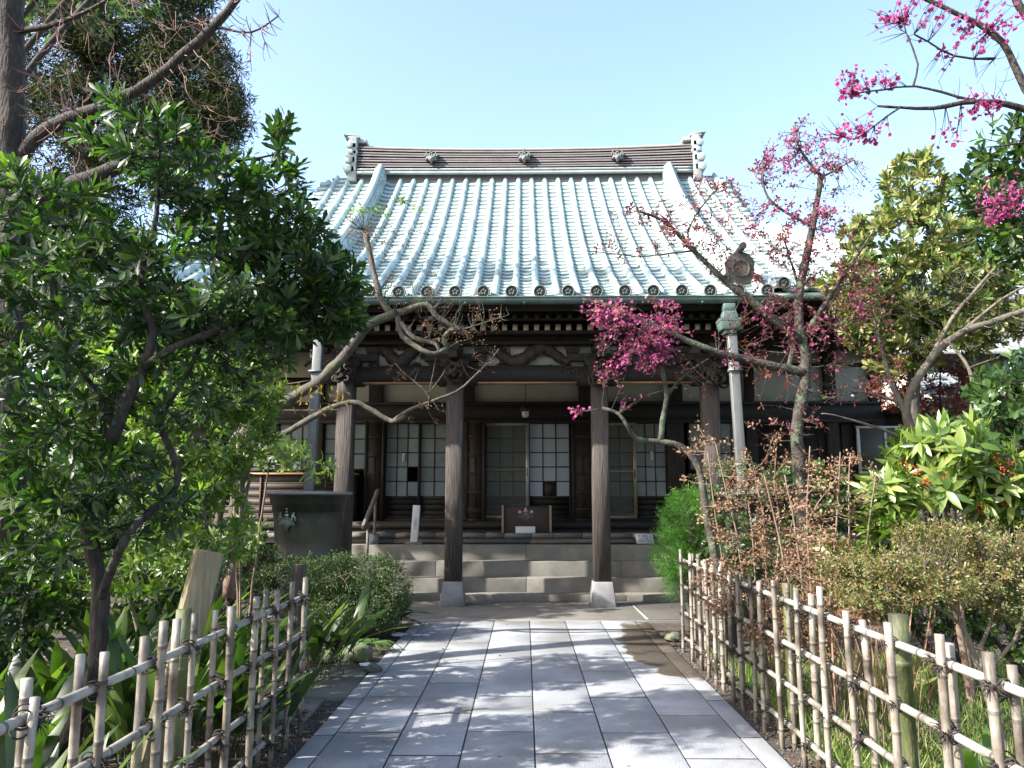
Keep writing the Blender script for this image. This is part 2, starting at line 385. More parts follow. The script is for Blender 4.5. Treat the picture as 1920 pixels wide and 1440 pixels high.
for k in range(-kmax, kmax):
    xa, xb = X0 + (k - .5) * PITCHX, X0 + (k + .5) * PITCHX
    xm = (xa + xb) / 2
    d0, d1 = drange(xm)
    if abs(xm) > MX - .15 or d1 - d0 < .2: continue
    E = course_edges(d0, d1)
    us = np.linspace(0, 1, 5)
    for i in range(len(E) - 1):
        a, b = E[i], E[i + 1]; V = []; v_ = rng.random()
        dx = rng.normal(0, .004)
        for u in us:
            x = xa + u * (xb - xa); sag = -.035 * (1 - (2 * u - 1) ** 2)
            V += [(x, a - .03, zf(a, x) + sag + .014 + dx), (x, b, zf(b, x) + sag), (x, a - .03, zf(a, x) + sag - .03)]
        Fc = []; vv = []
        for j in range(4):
            o = j * 3; Fc += [(o, o + 3, o + 4, o + 1), (o, o + 2, o + 5, o + 3)]; vv += [.72 + .28 * v_, 0.0]  # lip faces tinted dark to put the course shadow lines into the colour
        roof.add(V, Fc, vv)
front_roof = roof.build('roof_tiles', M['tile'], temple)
discs = []
for k in range(-kmax, kmax):
    x = X0 + (k + .5) * PITCHX
    d0, d1 = drange(x)
    if abs(x) > MX - .15 or d1 - d0 < .3 or abs(abs(x) - KX) < .14: continue
    E = course_edges(d0, d1 - .02)
    r = .050
    for i in range(len(E) - 1):
        a, b = E[i] - .02, E[i + 1]; V = []
        jx = rng.normal(0, .0015)
        for (d, rr) in ((a, r * 1.05), (b, r * .99)):
            for j in range(9):
                an = math.pi * j / 8; V.append((x + jx + rr * 1.05 * math.cos(an), d, zf(d, x) - .01 + rr * 1.9 * math.sin(an)))
        ribs.add(V, [(j, j + 1, 10 + j, 9 + j) for j in range(8)] + [tuple(range(8, -1, -1))], rng.random())
for k in range(-18, 18):
    x = X0 + (k + .5) * .385
    if abs(x) > MX - .1: continue
    d0 = drange(x)[0]; discs.append((x, d0, zf(d0, x)))
ribs.build('roof_ribs', M['rib'], front_roof, smooth=False)
dm = MB(); dm.cyl((0, 0, 0), (0, .04, 0), .082, n=20)
for i in range(5):
    a = math.pi / 2 + i * 1.2566; dm.cyl((.03 * math.cos(a), -.012, .03 * math.sin(a)), (.03 * math.cos(a), 0, .03 * math.sin(a)), .015, n=6)
rg = [(0.082 * math.cos(a), -.014, .082 * math.sin(a)) for a in np.linspace(0, 2 * math.pi, 21)]
dm.tube(rg, .012, 5, cap=False)
d_proto = dm.build('end_tile', M['disc'], None)
first = True
for (x, d, z) in discs:
    if first: o = d_proto; first = False
    else: o = d_proto.copy(); COL.objects.link(o)
    o.parent = front_roof; o.location = Vector((x, d - .06, z + .025)) - world_base(front_roof)
# eave edge tiles (curved front lip) under the discs
lip = MB()
for (x, d, z) in discs:
    for u0, u1 in ((0, .25), (.25, .5), (.5, .75), (.75, 1)):
        x0_, x1_ = x + u0 * .385, x + u1 * .385; s0, s1 = -.035 * (1 - (2 * u0 - 1) ** 2), -.035 * (1 - (2 * u1 - 1) ** 2)
        if abs(x1_) > MX - .05 or (abs(x) < 3.36) != (abs(x1_) < 3.45): continue
        lip.add([(x0_, d - .045, z + s0 - .055), (x1_, d - .045, z + s1 - .055), (x1_, d - .045, z + s1 + .005), (x0_, d - .045, z + s0 + .005),
                 (x0_, d + .05, z + s0 - .055), (x1_, d + .05, z + s1 - .055), (x1_, d + .05, z + s1 + .0), (x0_, d + .05, z + s0 + .0)],
                [(0, 1, 2, 3), (1, 0, 4, 5), (3, 2, 6, 7)])
lip.build('eave_tiles', M['rib'], front_roof)
# side and back slopes
sl = MB()
def surf(fn, nu, nv, mb, var=.5):
    V = [fn(i / nu, j / nv) for i in range(nu + 1) for j in range(nv + 1)]
    mb.add(V, [(i * (nv + 1) + j, (i + 1) * (nv + 1) + j, (i + 1) * (nv + 1) + j + 1, i * (nv + 1) + j + 1) for i in range(nu) for j in range(nv)], var)
for s in (-1, 1):
    def side(u, v, s=s):
        off = (MX - GX) * v; d = MD + off + u * ((2 * RD - MD - off) - (MD + off)); x = MX - off
        c = abs(2 * u - 1) ** 4
        return (s * x, d, zf(MD + off, 0) + .07 * c * (1 - v))
    surf(side, 16, 6, sl)
    def gable(u, v, s=s):
        d = GF + u * 2 * (RD - GF); top = zf(d if d < RD else 2 * RD - d); return (s * (GX - .2), d, zf(GF) - .1 + v * (top - zf(GF) + .05))
    surf(gable, 16, 1, sl, .1)
def back(u, v):
    d = RD + v * (RD - MD); x = GX if d < 2 * RD - GF else GX + d - (2 * RD - GF); return ((2 * u - 1) * x, d, zf(2 * RD - d))
surf(back, 6, 12, sl)
sl.build('side_slope', M['tile'], temple)
# stepped gable edge tiles
for s in (-1, 1):
    ge = MB()
    for d in np.arange(GF + .1, RD - .1, .22):
        ge.box((s * (GX + .02), d, zf(d) + .0), (.30, .14, .08), M=Matrix.Rotation(math.atan(.5 + .0752 * (d - ED)), 3, 'X'), var=rng.random())
    ge.tube([(s * (GX + .08), d, zf(d) - .09) for d in np.linspace(GF, RD, 14)], .06, 6)
    ge.build('gable_edge', M['rib'], temple)
# hip ridges
for s in (-1, 1):
    h = MB()
    p = [(s * (MX + .05 - o), MD - .05 + o, zf(MD + o, MX - o) + .07) for o in np.linspace(0, MX - GX + .05, 8)]
    h.tube(p, .09, 10); h.tube([(a, b, c - .08) for a, b, c in p], .11, 4)
    h.tube([(a, b, c + .10) for a, b, c in p[2:]], .06, 8)
    hr = h.build('hip_ridge', M['rib'], temple)
    g = MB(); a, b, c = p[2]
    R_ = Matrix.Rotation(-s * math.radians(-45), 3, 'Z')
    g.prism([(-.2, -.08), (.2, -.08), (.23, .18), (.15, .34), (.0, .42), (-.15, .34), (-.23, .18)], -.05, .05, M=Matrix.Translation((a - s * .0, b - .1, c)) @ R_.to_4x4())
    g.cyl((a, b - .05, c + .36), (a + s * .12, b - .2, c + .40), .045, n=10)
    g.build('ridge_ornament', M['orn'], hr, bevel=.01)
# main ridge: stacked courses, rising to both ends
RX = 3.64; Q = .755
def rz(x): return .085 * (abs(x) / RX) ** 2.2
ridge_g = MB(); light = MB()
zb = zf(RD) - .02; n = 60; xs = np.linspace(-RX, RX, n + 1)
for lay in range(9):
    z0 = zb + .08 + lay * .0565; th = .030; dep = .27 - .003 * lay + (.015 if lay % 2 else 0)
    for i in range(n):
        a, b = xs[i], xs[i + 1]; V = []
        for x in (a, b):
            for (yy, zz) in ((RD - dep, z0), (RD - dep, z0 + th), (RD + dep, z0 + th), (RD + dep, z0)): V.append((x, yy, zz + rz(x) * (lay + 2) / 10))
        ridge_g.add(V, [(0, 4, 5, 1), (1, 5, 6, 2), (3, 2, 6, 7)], .4 + .2 * (lay % 2) + .1 * rng.random())
    # recessed joint
for i in range(n):
    a, b = xs[i], xs[i + 1]; V = []
    for x in (a, b):
        for (yy, zz) in ((RD - .18, zb - .22), (RD - .18, zb + .59), (RD + .18, zb + .59), (RD + .18, zb - .22)): V.append((x, yy, zz + rz(x) * (1 if zz > zb else .2)))
    ridge_g.add(V, [(0, 4, 5, 1), (1, 5, 6, 2), (3, 2, 6, 7)], .2)
ridge = ridge_g.build('main_ridge', M['ridge'], temple)
top = [(x, RD, zb + .59 + rz(x)) for x in xs]
light.tube(top, .10, 8); light.tube([(x, RD - .27, zb + .08 + rz(x) * .2) for x in xs], .028, 6)
light.tube([(x, RD - .28, zb + .0 + rz(x) * .2) for x in xs], .036, 6)
light.build('ridge_cap', M['ridge_light'], ridge)
def crest_mb(sz, thick=.03):
    """three leaves below, three flower spikes above, in the x,z plane facing -y"""
    m = MB()
    for a, l in ((-60, 1.0), (0, 1.05), (60, 1.0)):
        R_ = Matrix.Rotation(math.radians(a), 4, 'Y') @ Matrix.Scale(sz * l, 4)
        m.prism([(0, .05), (.22, -.12), (.30, -.34), (.18, -.42), (.12, -.58), (0, -.74), (-.12, -.58), (-.18, -.42), (-.30, -.34), (-.22, -.12)], -thick / sz / 2 - .004 * a / 60, thick / sz / 2, M=Matrix.Translation((0, 0, 0)) @ R_)
    for cx, base, hh in ((-.5, .02, .42), (0, .1, .62), (.5, .02, .42)):
        for i in range(4):
            t = i / 3; wv = .17 * (1 - t) + .03
            z = base + t * hh
            for q in ((-1, 1) if i < 2 else (0,)):
                m.cyl((sz * (cx + q * wv * .6), -thick / 2 - .003, sz * z), (sz * (cx + q * wv * .6), thick / 2, sz * z), sz * (.085 if i < 3 else .065), n=8)
    return m
for x in (-2.02, .0, 2.02):
    c = crest_mb(.20, .09).build('ridge_crest', M['crest'], ridge, local=True); c.location = Vector((x, RD - .32, zb + .36)) - world_base(ridge)
for s in (-1, 1):
    o = MB(); xe = s * (RX + .02); z0 = zb + rz(RX)
    o.prism([(0, -.35), (s * .22, -.35), (s * .26, .1), (s * .24, .9), (s * .16, 1.0), (0, 1.0)], RD - .42, RD + .42, M=Matrix.Translation((xe, 0, z0)))
    for zz, rr, ln in ((.02, .12, .40), (.30, .12, .38), (.53, .075, .32), (.74, .10, .36)):
        o.cyl((xe + s * (ln - .16), RD - .48, z0 + zz), (xe + s * (ln - .16), RD + .48, z0 + zz), rr, n=14)
        o.box((xe + s * (ln - .22), RD, z0 + zz), (.26, .84, rr * 1.5))
    o.box((xe + s * .12, RD, z0 + 1.04), (.36, .62, .06)); o.box((xe + s * .2, RD, z0 + 1.12), (.44, .56, .045), M=Matrix.Rotation(-s * .13, 3, 'Y'))
    o.box((xe - s * .1, RD, z0 + .95), (.3, .5, .12))
    for v_ in o.v: v_[:] = (v_ - np.array([xe, RD, z0])) * Q + np.array([xe, RD, z0])
    o.build('ridge_end_ornament', M['ridge_light'], ridge, bevel=.012)
# descending ridges
for s in (-1, 1):
    KE = 10.95; m = MB(); ds = np.linspace(KE, RD - .34, 34); x = s * KX
    def kz(d): return zf(d) + .13 * max(0, (d - 14.6) / 1.2) ** 2
    for i in range(33):
        a, b = ds[i] + .003, ds[i + 1] - .003
        for (hw, h0, h1) in ((.135, -.05, .10), (.12, .105, .19), (.105, .195, .27)):
            V = []
            for d in (a, b):
                for (q, hh) in ((-hw, h0), (-hw, h1), (hw, h1), (hw, h0)): V.append((x + q, d, kz(d) + hh))
            m.add(V, [(0, 1, 2, 3), (7, 6, 5, 4), (0, 4, 5, 1), (1, 5, 6, 2), (3, 2, 6, 7)], rng.random())
    dr = m.build('descending_ridge', M['rib'], temple)
    c = MB(); c.tube([(x, d, kz(d) + .28) for d in ds], .068, 10)
    c.build('ridge_cap', M['rib'], dr)
    g = MB(); zz = zf(KE)
    pr = [(-.30, -.10), (-.34, .10), (-.24, .16), (-.26, .36), (-.16, .50), (0, .56), (.16, .50), (.26, .36), (.24, .16), (.34, .10), (.30, -.10)]
    g.prism([(a * .8, b * .8) for a, b in pr], -.05, .05, M=Matrix.Translation((x, KE - .06, zz)))
    g.tube([(x + .12 * math.cos(a), KE - .13, zz + .18 + .12 * math.sin(a)) for a in np.linspace(0, 6.2832, 17)], .015, 5, cap=False)
    g.cyl((x, KE - .30, zz + .47), (x, KE + .05, zz + .45), .05, n=12)
    for q in (-1, 1): g.tube([(x + q * (.22 + .04 * math.cos(t)), KE - .12, zz + .04 + .04 * math.sin(t)) for t in np.linspace(0, 5, 9)], .02, 6)
    ro = g.build('ridge_ornament', M['orn'], dr, bevel=.006)

# eaves: soffit boards, fascia, gutter
so = MB()
def sof(x0, x1, d0, d1, off, n=12, th=.04):
    for i in range(n):
        a, b = x0 + (x1 - x0) * i / n, x0 + (x1 - x0) * (i + 1) / n
        for j in range(4):
            c, d = d0 + (d1 - d0) * j / 4, d0 + (d1 - d0) * (j + 1) / 4
            so.add([(a, c, sf(c, a) - off), (b, c, sf(c, b) - off), (b, d, sf(d, b) - off), (a, d, sf(d, a) - off)], [(0, 1, 2, 3)])
sof(-3.3, 3.3, 10.36, 14.7, .14); sof(-MX + .1, -3.32, MD + .1, 14.7, .16); sof(3.32, MX - .1, MD + .1, 14.7, .16)
for s in (-1, 1):
    so.add([(s * (MX - .1), 14.7, zf(MD) + .3), (s * (MX - .1), 21.5, zf(MD) - .17), (s * 5.6, 21.5, zf(MD)), (s * 5.6, 14.7, zf(MD) + .45)], [(0, 1, 2, 3)])
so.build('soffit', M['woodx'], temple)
fa = MB()
fa.box((0, 10.38, zf(10.38) - .155), (6.66, .04, .11)); fa.box((0, 10.43, zf(10.43) - .235), (6.6, .05, .05))
for s in (-1, 1):
    for i in range(8):
        a, b = s * (3.4 + 3.42 * i / 8), s * (3.4 + 3.42 * (i + 1) / 8)
        for (y0, o0, o1) in ((MD + .06, .07, .24), (MD + .12, .24, .32)):
            V = []
            for x in (a, b): V += [(x, y0, zf(MD, x) - o0), (x, y0, zf(MD, x) - o1), (x, y0 + .05, zf(MD, x) - o1), (x, y0 + .05, zf(MD, x) - o0)]
            fa.add(V, [(0, 1, 5, 4), (1, 2, 6, 5), (0, 4, 7, 3)])
    # barge board at the side of the porch roof
    V = []
    for d in np.linspace(10.34, 11.0, 9):
        for (q, o) in ((0, -.02), (0, -.30), (.06, -.30), (.06, -.02)): V.append((s * (3.34 + q), d, zf(d) + o))
    fa.add(V, [(i * 4 + j, i * 4 + (j + 1) % 4, i * 4 + 4 + (j + 1) % 4, i * 4 + 4 + j) for i in range(8) for j in range(4)] + [(0, 1, 2, 3)])
    fa.box((s * (MX - .04), RD, zf(MD, 0) - .13), (.05, 10.8, .18))
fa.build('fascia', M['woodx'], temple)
gu = MB(); V = []; xs2 = np.linspace(-3.42, 3.42, 20)
for x in xs2:
    for j in range(9):
        a = math.pi + math.pi * j / 8; V.append((x, 10.255 + .075 * math.cos(a), 4.205 + .085 * math.sin(a)))
gu.add(V, [(i * 9 + j, i * 9 + j + 1, i * 9 + 10 + j, i * 9 + 9 + j) for i in range(19) for j in range(8)])
gu.tube([(x, 10.18, 4.21) for x in xs2], .011, 5); gu.tube([(x, 10.33, 4.21) for x in xs2], .011, 5)
for s in (-1, 1): gu.cyl((s * 3.42, 10.255, 4.17), (s * 3.43, 10.255, 4.17), .075, n=12)
for x in np.arange(-3.2, 3.3, .8): gu.box((x, 10.24, 4.125), (.02, .17, .012))
gutter = gu.build('gutter', M['gutter'], temple)
for s in (-1, 1):
    gu2 = MB()
    p = [(s * (3.5 + 3.35 * i / 10), MD - .04, zf(MD, 3.5 + 3.35 * i / 10) - .17) for i in range(11)]
    gu2.tube(p, .06, 8)
    gu2.build('gutter', M['gutter'], temple)
# downpipes with funnels
for s, dn, zbot in ((-1, 10.2, 1.50), (1, 10.2, 1.50)):
    x = s * 2.76
    fz = MB()
    fz.box((x, 10.25, 4.06), (.16, .15, .10)); fz.box((x, 10.25, 3.955), (.22, .2, .11), taper=.78); fz.box((x, 10.25, 3.875), (.30, .24, .05))
    fz.box((x, 10.25, 3.80), (.24, .2, .11), taper=1.2); fz.box((x, 10.25, 3.725), (.16, .15, .06))
    fz.build('funnel', M['gutter'], gutter, bevel=.01)
    pp = MB(); pp.box((x + s * .06, 10.25, (3.70 + zbot) / 2), (.125, .10, 3.70 - zbot), M=Matrix.Rotation(-s * .028, 3, 'Y'))
    pipe = pp.build('downpipe', M['pipe'], temple, bevel=.012)
    cl = MB()
    for z in (3.2, 1.95):
        cl.box((x + s * (.06 + (2.6 - z) * .028), 10.25, z), (.15, .125, .035)); cl.box((x + s * (.06 + (2.6 - z) * .028), 10.18, z), (.2, .012, .02))
    cl.build('pipe_clip', M['pipe'], pipe)

# rafters: two tiers under the porch eave
r1 = MB().add([], []) if False else MB()
slope = math.atan(.22)
def rafter_proto(ln, w_, h_):
    m = MB(); m.box((0, ln / 2 * math.cos(slope), ln / 2 * math.sin(slope)), (w_, ln, h_), M=Matrix.Rotation(slope, 3, 'X')); return m
up = rafter_proto(2.6, .065, .08).build('rafter', M['woodx'], None); lowr = rafter_proto(2.3, .072, .085).build('rafter', M['woodx'], None)
tipm = MB(); tipm.box((0, -.004, 0), (.074, .012, .087), M=Matrix.Rotation(slope, 3, 'X')); tip = tipm.build('rafter_tip', M['raftwhite'], lowr)
u_first = l_first = True
for i in range(-20, 21):
    x = X0 + i * .155
    if abs(x) > 3.2: continue
    if u_first: a = up; u_first = False
    else: a = up.copy(); COL.objects.link(a)
    a.parent = temple; a.location = Vector((x, 10.62, 4.045)) - world_base(temple)
    if l_first: b = lowr; l_first = False
    else: b = copy_tree(lowr)
    b.parent = temple; b.location = Vector((x, 10.98, 3.965)) - world_base(temple)
mr = MB()
for i in range(-40, 41):
    x = i * .19
    if abs(x) < 3.38 or abs(x) > MX - .15: continue
    mr.box((x, 11.9, sf(11.9, x) - .22), (.07, 2.0, .09), M=Matrix.Rotation(slope, 3, 'X'))
    mr.box((x, 12.6, sf(12.6, x) - .36), (.075, 2.4, .09), M=Matrix.Rotation(slope, 3, 'X'))
tag(mr.build('eave_rafters', M['woodx'], temple), kind='stuff')
bw = MB(); bw.box((0, 10.70, 4.02), (6.5, .05, .03)); bw.box((0, 11.05, 3.905), (6.5, .12, .05)); bw.box((0, 12.0, 4.28), (6.5, .1, .12))
bw.build('eave_batten', M['woodx'], temple)

# porch columns, plinths, beams
CD = 11.35
cx = [P(645, 900, CD).x, P(852, 900, CD).x, P(1126, 900, CD).x, P(1336, 900, CD).x]
for i, x in enumerate(cx):
    m = MB(); w_ = .245
    pr = [(-w_ / 2 + .025, -w_ / 2), (w_ / 2 - .025, -w_ / 2), (w_ / 2, -w_ / 2 + .025), (w_ / 2, w_ / 2 - .025), (w_ / 2 - .025, w_ / 2), (-w_ / 2 + .025, w_ / 2), (-w_ / 2, w_ / 2 - .025), (-w_ / 2, -w_ / 2 + .025)]
    V = [(x + a, CD + b, z) for z in (.345, 3.30) for a, b in pr]
    m.add(V, [tuple(range(7, -1, -1)), tuple(range(8, 16))] + [(j, (j + 1) % 8, 8 + (j + 1) % 8, 8 + j) for j in range(8)])
    # drying crack and groove
    c = m.build('column', M['post'], temple)
    pl = MB(); pl.box((x, CD, .1725), (.36, .36, .345), taper=.77); pl.build('plinth', M['plinth'], c, bevel=.012)
bm_ = MB()
zb0, zb1 = 3.19, 3.44
spans = [(cx[0], cx[1]), (cx[1], cx[2]), (cx[2], cx[3])]
for a, b in spans:
    n = 24; V = []; L_ = b - a
    for i in range(n + 1):
        t = i / n; x = a + .12 + (L_ - .24) * t; e = min(t, 1 - t)
        z0 = zb0 + (0.0 if e > .13 else (-.05 if e < .10 else -.05 + .05 * (e - .10) / .03)); z1 = zb1 + .03 * math.sin(math.pi * t)
        for (yy, zz) in ((-.10, z0 + .02), (-.12, (z0 + z1) / 2), (-.10, z1 - .01), (.10, z1 - .01), (.10, z0 + .02)): V.append((x, CD + yy, zz))
    bm_.add(V, [(i * 5 + j, i * 5 + (j + 1) % 5, i * 5 + 5 + (j + 1) % 5, i * 5 + 5 + j) for i in range(n) for j in range(5)])
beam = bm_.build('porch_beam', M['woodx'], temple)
lt = MB()
for a, b in spans: lt.box(((a + b) / 2, CD - .05, zb0 + .005), ((b - a) * .68, .13, .022))
lt.build('lit_beam_edge', M['orange_wood'], beam)  # orange strip paints in the light along the beam's lower edge
for a, b in spans:
    sw = MB()
    for s in (-1, 1):
        cxx = (a + b) / 2 + s * (b - a) * .30; zc = (zb0 + zb1) / 2 + .02
        th = np.linspace(0, 3.6 * math.pi, 40); rr = .10 * (1 - th / (4.2 * math.pi))
        sw.tube([(cxx + s * r_ * math.cos(t), CD - .125, zc + r_ * math.sin(t)) for t, r_ in zip(th, rr)], .009, 5)
        sw.tube([(cxx + s * (-.1 - .045 * k), CD - .122, zc + .03 * math.sin(k * 1.7)) for k in range(0, 8)], .008, 5)
        sw.tube([(cxx + s * (.1 + .03 * k), CD - .122, zc - .03 + .05 * math.sin(k * .9)) for k in range(0, 5)], .008, 5)
    sw.build('scroll_carving', M['carve'], beam)
# brackets on the column tops and lion-like carved ends
r = np.random.default_rng(11)
for i, x in enumerate(cx):
    m = MB()
    m.box((x, CD, 3.36), (.30, .30, .14), taper=1.15); m.box((x, CD, 3.48), (.40, .36, .10), taper=1.1)
    m.box((x, CD, 3.585), (.92, .13, .11)); 
    for q in (-.38, 0, .38): m.box((x + q, CD, 3.69), (.17, .17, .09), taper=1.25)
    m.box((x, CD - .22, 3.57), (.12, .5, .11)); m.box((x, CD - .40, 3.66), (.16, .16, .09), taper=1.25)
    m.build('bracket', M['wood'], temple, bevel=.006)
    m = MB()
    dirs = [(0, -1)] + ([(-1, 0)] if i == 0 else []) + ([(1, 0)] if i == 3 else [])
    for dx, dy in dirs:
        bx, by = x + dx * .18, CD + dy * .18
        for k in range(26):
            a = r.uniform(0, 6.28); rr = r.uniform(.02, .075); off = r.uniform(0, .2)
            ex, ey = (dx * off + (r.uniform(-.1, .1) if dx == 0 else 0)), (dy * off + (r.uniform(-.09, .09) if dy == 0 else 0))
            th = np.linspace(a, a + 4.2, 8)
            cz = 3.33 + r.uniform(-.14, .13)
            if dx == 0: pts = [(bx + ex + rr * math.cos(t), by + ey - .02 * t / 4, cz + rr * math.sin(t)) for t in th]
            else: pts = [(bx + ex + rr * math.cos(t), by + ey, cz + rr * math.sin(t)) for t in th]
            m.tube(pts, np.linspace(.03, .012, 8), 6)
        m.cyl((x + dx * .1, CD + dy * .1, 3.33), (x + dx * .36, CD + dy * .33, 3.34), .12, .07, n=10)
        m.cyl((x + dx * .34, CD + dy * .3, 3.30), (x + dx * .42, CD + dy * .40, 3.27), .06, .03, n=8)
    m.build('carved_head', M['carve'], temple, smooth=True)
# white panels behind the carvings, the upper frieze
pn = MB()
for a, b in spans: pn.box(((a + b) / 2, CD + .06, 3.62), (b - a - .2, .03, .42))
for s in (-1, 1): pn.box((s * 2.98, CD + .06, 3.56), (.5, .03, .34))
pn.build('plaster_panel', M['plaster'], temple)
fr = MB(); fr.box((0, CD, 3.88), (6.4, .2, .13)); fr.box((0, CD - .02, 3.79), (6.3, .26, .04)); fr.box((0, CD + .3, 4.05), (6.2, .14, .14))
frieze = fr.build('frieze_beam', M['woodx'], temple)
fc = MB()
for x in np.arange(-3.0, 3.05, .15):
    for (a, b, c) in ((0, 0, .045), (.03, .02, .02), (-.03, .02, .02)): fc.tube([(x + a + c * math.cos(t), CD - .105, 3.88 + b * .5 + c * .8 * math.sin(t)) for t in np.linspace(0, 6.28, 9)], .007, 4, cap=False)
fc.build('frieze_carving', M['carve'], frieze)
for ci, (a, b) in enumerate(spans):
    m = MB(); c0 = (a + b) / 2; hw = (b - a) / 2 - .25
    r = np.random.default_rng(30 + ci)
    # a winding body with claws and clouds
    t = np.linspace(0, 1, 40)
    body = [(c0 - hw * .8 + 1.6 * hw * u, CD - .02 + .03 * math.sin(9 * u), 3.62 + .10 * math.sin(2 * math.pi * u * 1.6 + ci) ) for u in t]
    m.tube(body, .055 + .045 * np.sin(math.pi * t) + .01 * np.sin(t * 60), 9)
    for k in range(34):
        u = r.uniform(0, 1); bx, by, bz = body[int(u * 39)]
        an = r.uniform(0, 6.28); ln = r.uniform(.08, .2); 
        p = [(bx, by, bz)]
        for q in range(5): an += r.normal(0, .5); p.append((p[-1][0] + ln / 4 * math.cos(an), by - .01 * q, min(max(p[-1][2] + ln / 4 * math.sin(an), 3.43), 3.79)))
        m.tube(p, np.linspace(.035, .006, 6), 6)
    for k in range(16):
        x = c0 + r.uniform(-hw, hw); z = r.choice([3.46, 3.76]) + r.uniform(-.02, .02); rr = r.uniform(.03, .07)
        m.tube([(x + rr * math.cos(q), CD, z + rr * .6 * math.sin(q)) for q in np.linspace(0, 5.2, 9)], .022, 6)
    m.build('animal_carving', M['carve'], temple, smooth=True)
for s in (-1, 1):
    m = MB()
    x = cx[0] - .15 if s < 0 else cx[3] + .15
    m.tube([(x + s * q * .1, CD, 3.50 + .06 * math.sin(q * 2)) for q in np.linspace(0, 5, 12)], np.linspace(.09, .03, 12), 8)
    m.tube([(x + s * q * .08, CD, 3.70 - .05 * math.sin(q * 1.5)) for q in np.linspace(0, 5, 12)], np.linspace(.05, .05, 12), 8)
    m.build('side_carving', M['carve'], temple, smooth=True)

# hall walls
WD = 14.6
def X(px, py=850, D=WD): return P(px, py, D).x
def Z(py, D=WD): return P(984, py, D).z
wl = MB()
zt = 5.6
HW = 6.72
z_b0, z_b1 = Z(757), Z(722)          # plaster band
wl.span((-HW, WD, z_b0), (HW, WD + .1, 4.3))
for s in (-1, 1): wl.span((s * HW - .1, WD + .12, 1.0), (s * HW, 20.8, 4.6))
wl.span((-HW, 20.8, .6), (HW, 20.9, 4.6))
wl.build('plaster_wall', M['plaster'], temple)
bl = MB()
bl.span((-HW, WD - .06, 4.3), (HW, WD + .16, 5.6)); bl.span((-HW, WD - .08, 3.66), (X(690), WD - .02, 3.80))
bl.span((-HW, WD - .10, Z(790)), (HW, WD + .12, z_b0)); bl.span((-HW, WD - .14, Z(760)), (HW, WD - .10, Z(755))); bl.span((-HW, WD - .13, Z(794)), (HW, WD + .10, Z(788)))
bl.span((X(1290), WD - .03, Z(690)), (HW, WD - .004, Z(683)))
bl.span((-2.9, WD - .08, 3.70), (2.9, WD - .02, 4.35))
bl.build('lintel', M['woodx'], temple)
posts = [(-HW, -HW + .2), (X(440), X(458)), (X(590), X(606)), (X(690), X(716)), (X(868), X(890)), (X(1086), X(1110)), (X(1250), X(1282)), (X(1400), X(1418)), (X(1550), X(1572)), (HW - .22, HW)]
for a, b in posts:
    m = MB(); m.span((a, WD - .085, 1.1), (b, WD + .14, 4.5)); m.build('wall_post', M['wood'], temple, bevel=.008)
dw = MB(); dw.span((X(1418), WD - .01, .98), (HW, WD + .09, Z(794))); dw.span((-HW, WD + .0, .98), (X(458), WD + .09, Z(794)))
for x in np.arange(X(1490), HW, .22): dw.span((x, WD - .035, 1.1), (x + .03, WD - .012, Z(794)))
dw.span((-HW + .1, WD + 1.0, .9), (HW - .1, WD + 1.05, 4.2))
dw.span((HW + .01, WD - .06, .3), (7.9, WD + 3, 3.05)); dw.span((HW + .01, WD - .35, 3.06), (8.2, WD + 3.2, 3.16))
dw.build('dark_boarding', M['wood'], temple)

def grid_door(name, x0, x1, z0, z1, zp, cols, rows, D, pane, frame='wood', dark=None, panel=True, bright=None):
    f = MB(); e = .035; y0, y1 = D - .02, D + .018
    f.span((x0, y0, z0), (x0 + e, y1, z1)); f.span((x1 - e, y0, z0), (x1, y1, z1))
    f.span((x0 + e, y0, z1 - .05), (x1 - e, y1, z1)); f.span((x0 + e, y0, z0), (x1 - e, y1, z0 + .05))
    if zp > z0 + .08: f.span((x0 + e, y0, zp - .05), (x1 - e, y1, zp))
    for i in range(1, cols): xx = x0 + e + (x1 - x0 - 2 * e) * i / cols; f.span((xx - .009, D - .012, zp), (xx + .009, D + .01, z1 - .05))
    for i in range(1, rows): zz = zp + (z1 - .05 - zp) * i / rows; f.span((x0 + e, D - .014, zz - .009), (x1 - e, D + .006, zz + .009))
    d = f.build(name, M[frame], temple)
    p = MB(); rr = np.random.default_rng(int(abs(x0) * 1000))
    for i in range(cols):
        for j in range(rows):
            if dark and (i, j) in dark: continue
            xa = x0 + e + (x1 - x0 - 2 * e) * i / cols; xb = x0 + e + (x1 - x0 - 2 * e) * (i + 1) / cols
            za = zp + (z1 - .05 - zp) * j / rows; zb_ = zp + (z1 - .05 - zp) * (j + 1) / rows
            p.add([(xa, D + .001, za), (xb, D + .001, za), (xb, D + .001, zb_), (xa, D + .001, zb_)], [(0, 1, 2, 3)], rr.random())
    p.build('pane', M[pane], d)
    if panel and zp > z0 + .12:
        q = MB(); hh = (zp - .05 - z0 - .05) / 3
        for k in range(3): q.span((x0 + e, D - .006, z0 + .052 + k * hh), (x1 - e, D + .01, z0 + .04 + (k + 1) * hh))
        q.build('door_panel', M['woodx'], d)
    return d
zt_, zs, zp_ = Z(790), Z(972), Z(930)
# windows left and right
zw = Z(884)
for a, b, c in ((458, 520, 2), (520, 590, 3), (606, 690, 3)): grid_door('lattice_window', X(a), X(b), zw, zt_, zw + .05, c, 3, WD, 'glass', panel=False)
for a, b, c in ((1290, 1345, 2), (1345, 1400, 2), (1418, 1480, 2), (1480, 1548, 3)): grid_door('lattice_window', X(a), X(b), zw, zt_, zw + .05, c, 3, WD, 'glass', panel=False)
